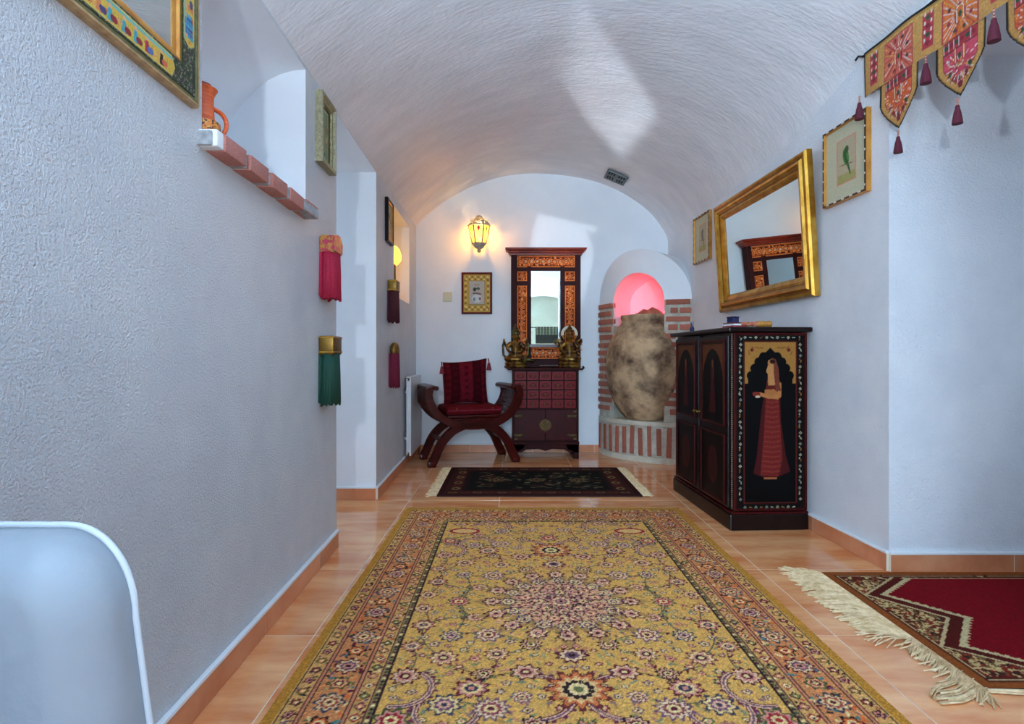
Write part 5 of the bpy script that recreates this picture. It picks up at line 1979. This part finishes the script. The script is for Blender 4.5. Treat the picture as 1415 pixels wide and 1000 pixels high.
for s in (-1, 1):
    # hand rest with rolled scroll
    hr = MB().box(-.045, .035, -DPc / 2 - .035, DPc / 2 + .035, -.016, .016, .012).build('hand_rest', 'mahog', chair, smooth=35, loc=(s * .385, 0, .672), rot=(0, s * .1, 0))
    MB().lathe([(0, -DPc / 2 - .03), (.02, -DPc / 2 - .03), (.02, DPc / 2 + .03), (0, DPc / 2 + .03)], 12).build('scroll', 'mahog', hr, smooth=35, loc=(-s * .045, 0, -.010), rot=(PI / 2, 0, 0))
    # carved slats between the two arm curves
    for k in range(6, 46, 4):
        p = arc[k]
        d = (arc[k + 1] - arc[k - 1]).normalized()
        ang = math.atan2(d.z, d.x * (1 if s < 0 else -1))
        MB().box(-.018, .018, -DPc / 2 + .02, DPc / 2 - .02, -.007, .007, .003).build('slat', 'mahog', chair, loc=(-s * p.x if s > 0 else p.x, 0, p.z), rot=(0, -ang, 0))
MB().tube([(0, -DPc / 2, .16 + .02), (0, DPc / 2, .18)], .001, 6).bm.free()
for s in (-1, 1):
    MB().box(s * .285 - .014, s * .285 + .014, -DPc / 2, DPc / 2, .20, .235, .006).build('stretcher', 'mahog', chair)
MB().box(-.235, .235, -DPc / 2 - .01, DPc / 2 + .01, .405, .43, .008).build('seat', 'mahog', chair)
MB().prism([(-.22, .40), (.22, .40), (.16, .365), (-.16, .365)], -DPc / 2 - .008, DPc / 2 + .008).build('seat_block', 'mahog', chair)
for s in (-1, 1):
    MB().sweep([(s * .16, DPc / 2 - .01, .42), (s * .165, DPc / 2 + .02, .60), (s * .17, DPc / 2 + .055, .78)], [(-.015, -.012), (.015, -.012), (.015, .012), (-.015, .012)], up=(0, 1, 0)).build('back_post', 'mahog', chair)
MB().box(-.185, .185, -.012, .012, -.05, .03, .008).build('back_rail', 'mahog', chair, loc=(0, DPc / 2 + .05, .765), rot=(-.15, 0, 0))


def pillow(w, h, th, name, m, parent, canvas, fn):
    pass


c1 = math.cos(math.radians(19)); s1 = math.sin(math.radians(19))
ch2room = lambda x, y, z: (-0.388 + c1 * x - s1 * y, 5.075 + s1 * x + c1 * y, z)
seatc = thing('seat_cushion', 'dark red flat seat cushion on the curule chair', 'cushion', ch2room(0, 0, .4305), math.radians(19))
MB().box(-.25, .25, -DPc / 2 - .015, DPc / 2 - .02, 0, .075, .03).build('pad', 'seatred', seatc, smooth=60)
MB().tube([(-.235, -DPc / 2 - .013, .04), (.235, -DPc / 2 - .013, .04)], .005, 6).build('piping', 'tassel_red', seatc)
for s in (-1, 1):
    MB().ball((s * .16, -DPc / 2 - .012, .055), .007, 8).build('stud', 'brass', seatc, smooth=True)
bc = thing('back_cushion', 'dark red striped velvet cushion with corner tassels leaning in the chair', 'cushion', ch2room(0, .10, .500), math.radians(19))
BW, BH = .42, .40
cvp = Canvas(BW, BH, .011, '5a1018')
for k, (a, b, cc) in enumerate(((.0, .06, '5e121a'), (.06, .15, '3c0a12'), (.15, .27, '641420'), (.27, .36, '3c0a12'), (.36, .43, '5e121a'))):
    cvp.rect(a, 0, b, BH, cc)
    for q in range(7):
        cvp.ell((a + b) / 2, .03 + q * .062, .02, .014, '4a0c16')
cvp.noise(.08)


def cush(sign):
    def f(U, V, Hh):
        u, v = U / BW * 2 - 1, V / BH * 2 - 1
        bul = .055 * np.clip((1 - u ** 2), 0, 1) ** .55 * np.clip((1 - v ** 2), 0, 1) ** .55
        pin = 1 - .06 * (1 - v ** 2) * np.abs(u) ** 2
        pin2 = 1 - .07 * (1 - u ** 2) * np.abs(v) ** 2
        x = u * BW / 2 * pin
        z = (v * pin2 + 1) * BH / 2
        z = z + .018 * u * (v + 1) / 2
        y = -sign * bul + .30 * (z - 0) * .38
        return x, y, z
    return f


cloth(cvp, 'front_cover', 'cushion', bc, cush(1), smooth=True)
cloth(cvp, 'rear_cover', 'cushion', bc, cush(-1), smooth=True)
for (x, z) in ((-.222, .385), (.222, .415), (-.215, .01), (.215, .01)):
    t = MB().tube([(0, 0, 0), (0, -.012, -.018), (0, -.016, -.03)], .004, 6).build('tassel', 'tassel_red', bc, loc=(x, .114 * z - .012, z))
    t.scale = (1.35, 1.35, 1.35)
    MB().lathe([(0, -.028), (.010, -.032), (.011, -.042), (.018, -.08), (0, -.082)], 10, cy=-.016).build('skirt', 'tassel_red', t, smooth=40)

# =================================================================== VENT IN THE VAULT
vY = 5.17
vx = (851 - CX) * vY / F
vz = vault_z(vx, vY)
sl = (vault_z(vx + .02, vY) - vault_z(vx - .02, vY)) / .04
vt = thing('ceiling_vent', 'small grey square vent grille set in the vault', 'vent', (vx, vY, vz - .016), 0)
vt.rotation_euler = (0, -math.atan(sl), 0)
for a, b, c_, d in ((-.10, .10, -.11, -.095), (-.10, .10, .095, .11), (-.10, -.088, -.11, .11), (.088, .10, -.11, .11)):
    MB().box(a, b, c_, d, -.010, .004, .002).build('frame', 'greymetal', vt)
for k in range(8):
    MB().box(-.086 + k * .0235, -.076 + k * .0235, -.095, .095, -.006, .002).build('slat', 'greymetal', vt)
MB().box(-.009, .009, -.095, .095, -.008, .003).box(-.088, .088, -.009, .009, -.008, .003).build('cross_bar', 'greymetal', vt)
MB().box(-.095, .095, -.10, .10, .004, .008).build('duct_shade', 'dark', vt)  # dark sheet behind the slats for the shade inside the vent

# =================================================================== WHITE CHAIR BESIDE THE CAMERA
wc_ = thing('white_chair', 'white upholstered chair back with piped edge beside the left wall', 'chair', (-0.552, 0.50, 0), 0)
n = 12
hwb = .197
out = []
zt2 = .788
for k in range(n + 1):
    a = PI / 2 * k / n
    out.append((hwb - .062 + .062 * math.sin(a) - .0, zt2 - .085 + .085 * math.cos(a)))
out += [(hwb + .02, .55), (hwb + .03, .42)]
outl = [(-a, b) for a, b in out[::-1]] + out
mb = MB()
rings = []
for yy, ins in ((.034, .004), (.030, 0), (.0, .002), (-.016, .010), (-.028, .022), (-.033, .031), (-.036, .039)):
    rg = []
    for i, (a, b) in enumerate(outl):
        p, q = outl[max(i - 1, 0)], outl[min(i + 1, len(outl) - 1)]
        tx, tz = q[0] - p[0], q[1] - p[1]
        L_ = math.hypot(tx, tz)
        rg.append(mb.bm.verts.new((a + tz / L_ * ins, yy, b - tx / L_ * ins)))
    rings.append(rg)
for A, B in zip(rings, rings[1:]):
    for i in range(len(A) - 1):
        mb.bm.faces.new((A[i], A[i + 1], B[i + 1], B[i]))
mb.bm.faces.new(rings[0])
cvx = mb.bm.verts.new((0, -.040, .60))
for i in range(len(rings[-1])):
    mb.bm.faces.new((rings[-1][i], rings[-1][(i + 1) % len(rings[-1])], cvx))
mb.build('backrest', 'slip', wc_, smooth=50)
MB().tube([(a * 1.004, .031, b + .002) for a, b in outl], 0.0032, 8).build('piping', 'pipe', wc_, smooth=True)
MB().box(-.215, .215, -.50, -.03, .36, .47, .03).build('seat', 'slip', wc_, smooth=50)
for sx in (-1, 1):
    for yy in (-.46, .0):
        MB().prism([(sx * .20 - .022, .40), (sx * .20 + .022, .40), (sx * .20 + .015, 0), (sx * .20 - .015, 0)], yy - .02, yy + .02).build('leg', 'darkwood', wc_)

# =================================================================== RACK WITH BLANKET BEHIND THE CAMERA
RY = -2.6
rl = thing('blanket_rack', 'dark free standing rack holding a folded blanket, seen in the carved mirror', 'rack', (.83, RY, 0), 0)
MB().tube([(-.60, 0, 1.60), (.60, 0, 1.60)], .009, 8).build('bar', 'blackwood', rl, smooth=True)
for s in (-1, 1):
    MB().tube([(s * .58, 0, 0.012), (s * .58, 0, 1.60)], .012, 8).build('post', 'blackwood', rl)
    MB().box(s * .58 - .02, s * .58 + .02, -.2, .2, 0, .03, .006).build('foot', 'blackwood', rl)
bl_ = thing('plaid_blanket', 'green plaid blanket with white fringe hung over the rack, seen in the carved mirror', 'blanket', (.86, RY - .06, 1.215), 0)
c = Canvas(.60, .40, .01, '55604a')
for k in range(7):
    c.rect(0, .02 + k * .058, .6, .04 + k * .058, '3a4034')
for k in range(8):
    c.rect(.03 + k * .075, 0, .045 + k * .075, .4, '8a8f78')
c.rect(0, .0, .6, .2, '2a2c26')
cloth(c, 'cloth_front', 'embroid', bl_, lambda U, V, Hh: (U - .3, 0 * U + .073, V))
cloth(c, 'cloth_back', 'embroid', bl_, lambda U, V, Hh: (U - .3, 0 * U + .045, V))
mb = MB()
for k in range(60):
    x = -.295 + k * .01
    mb.tube([(x, .073, 0), (x + random.uniform(-.01, .01), .073, -.12)], .0025, 4)
o = mb.build('fringe', 'fringe', bl_); o['kind'] = 'stuff'
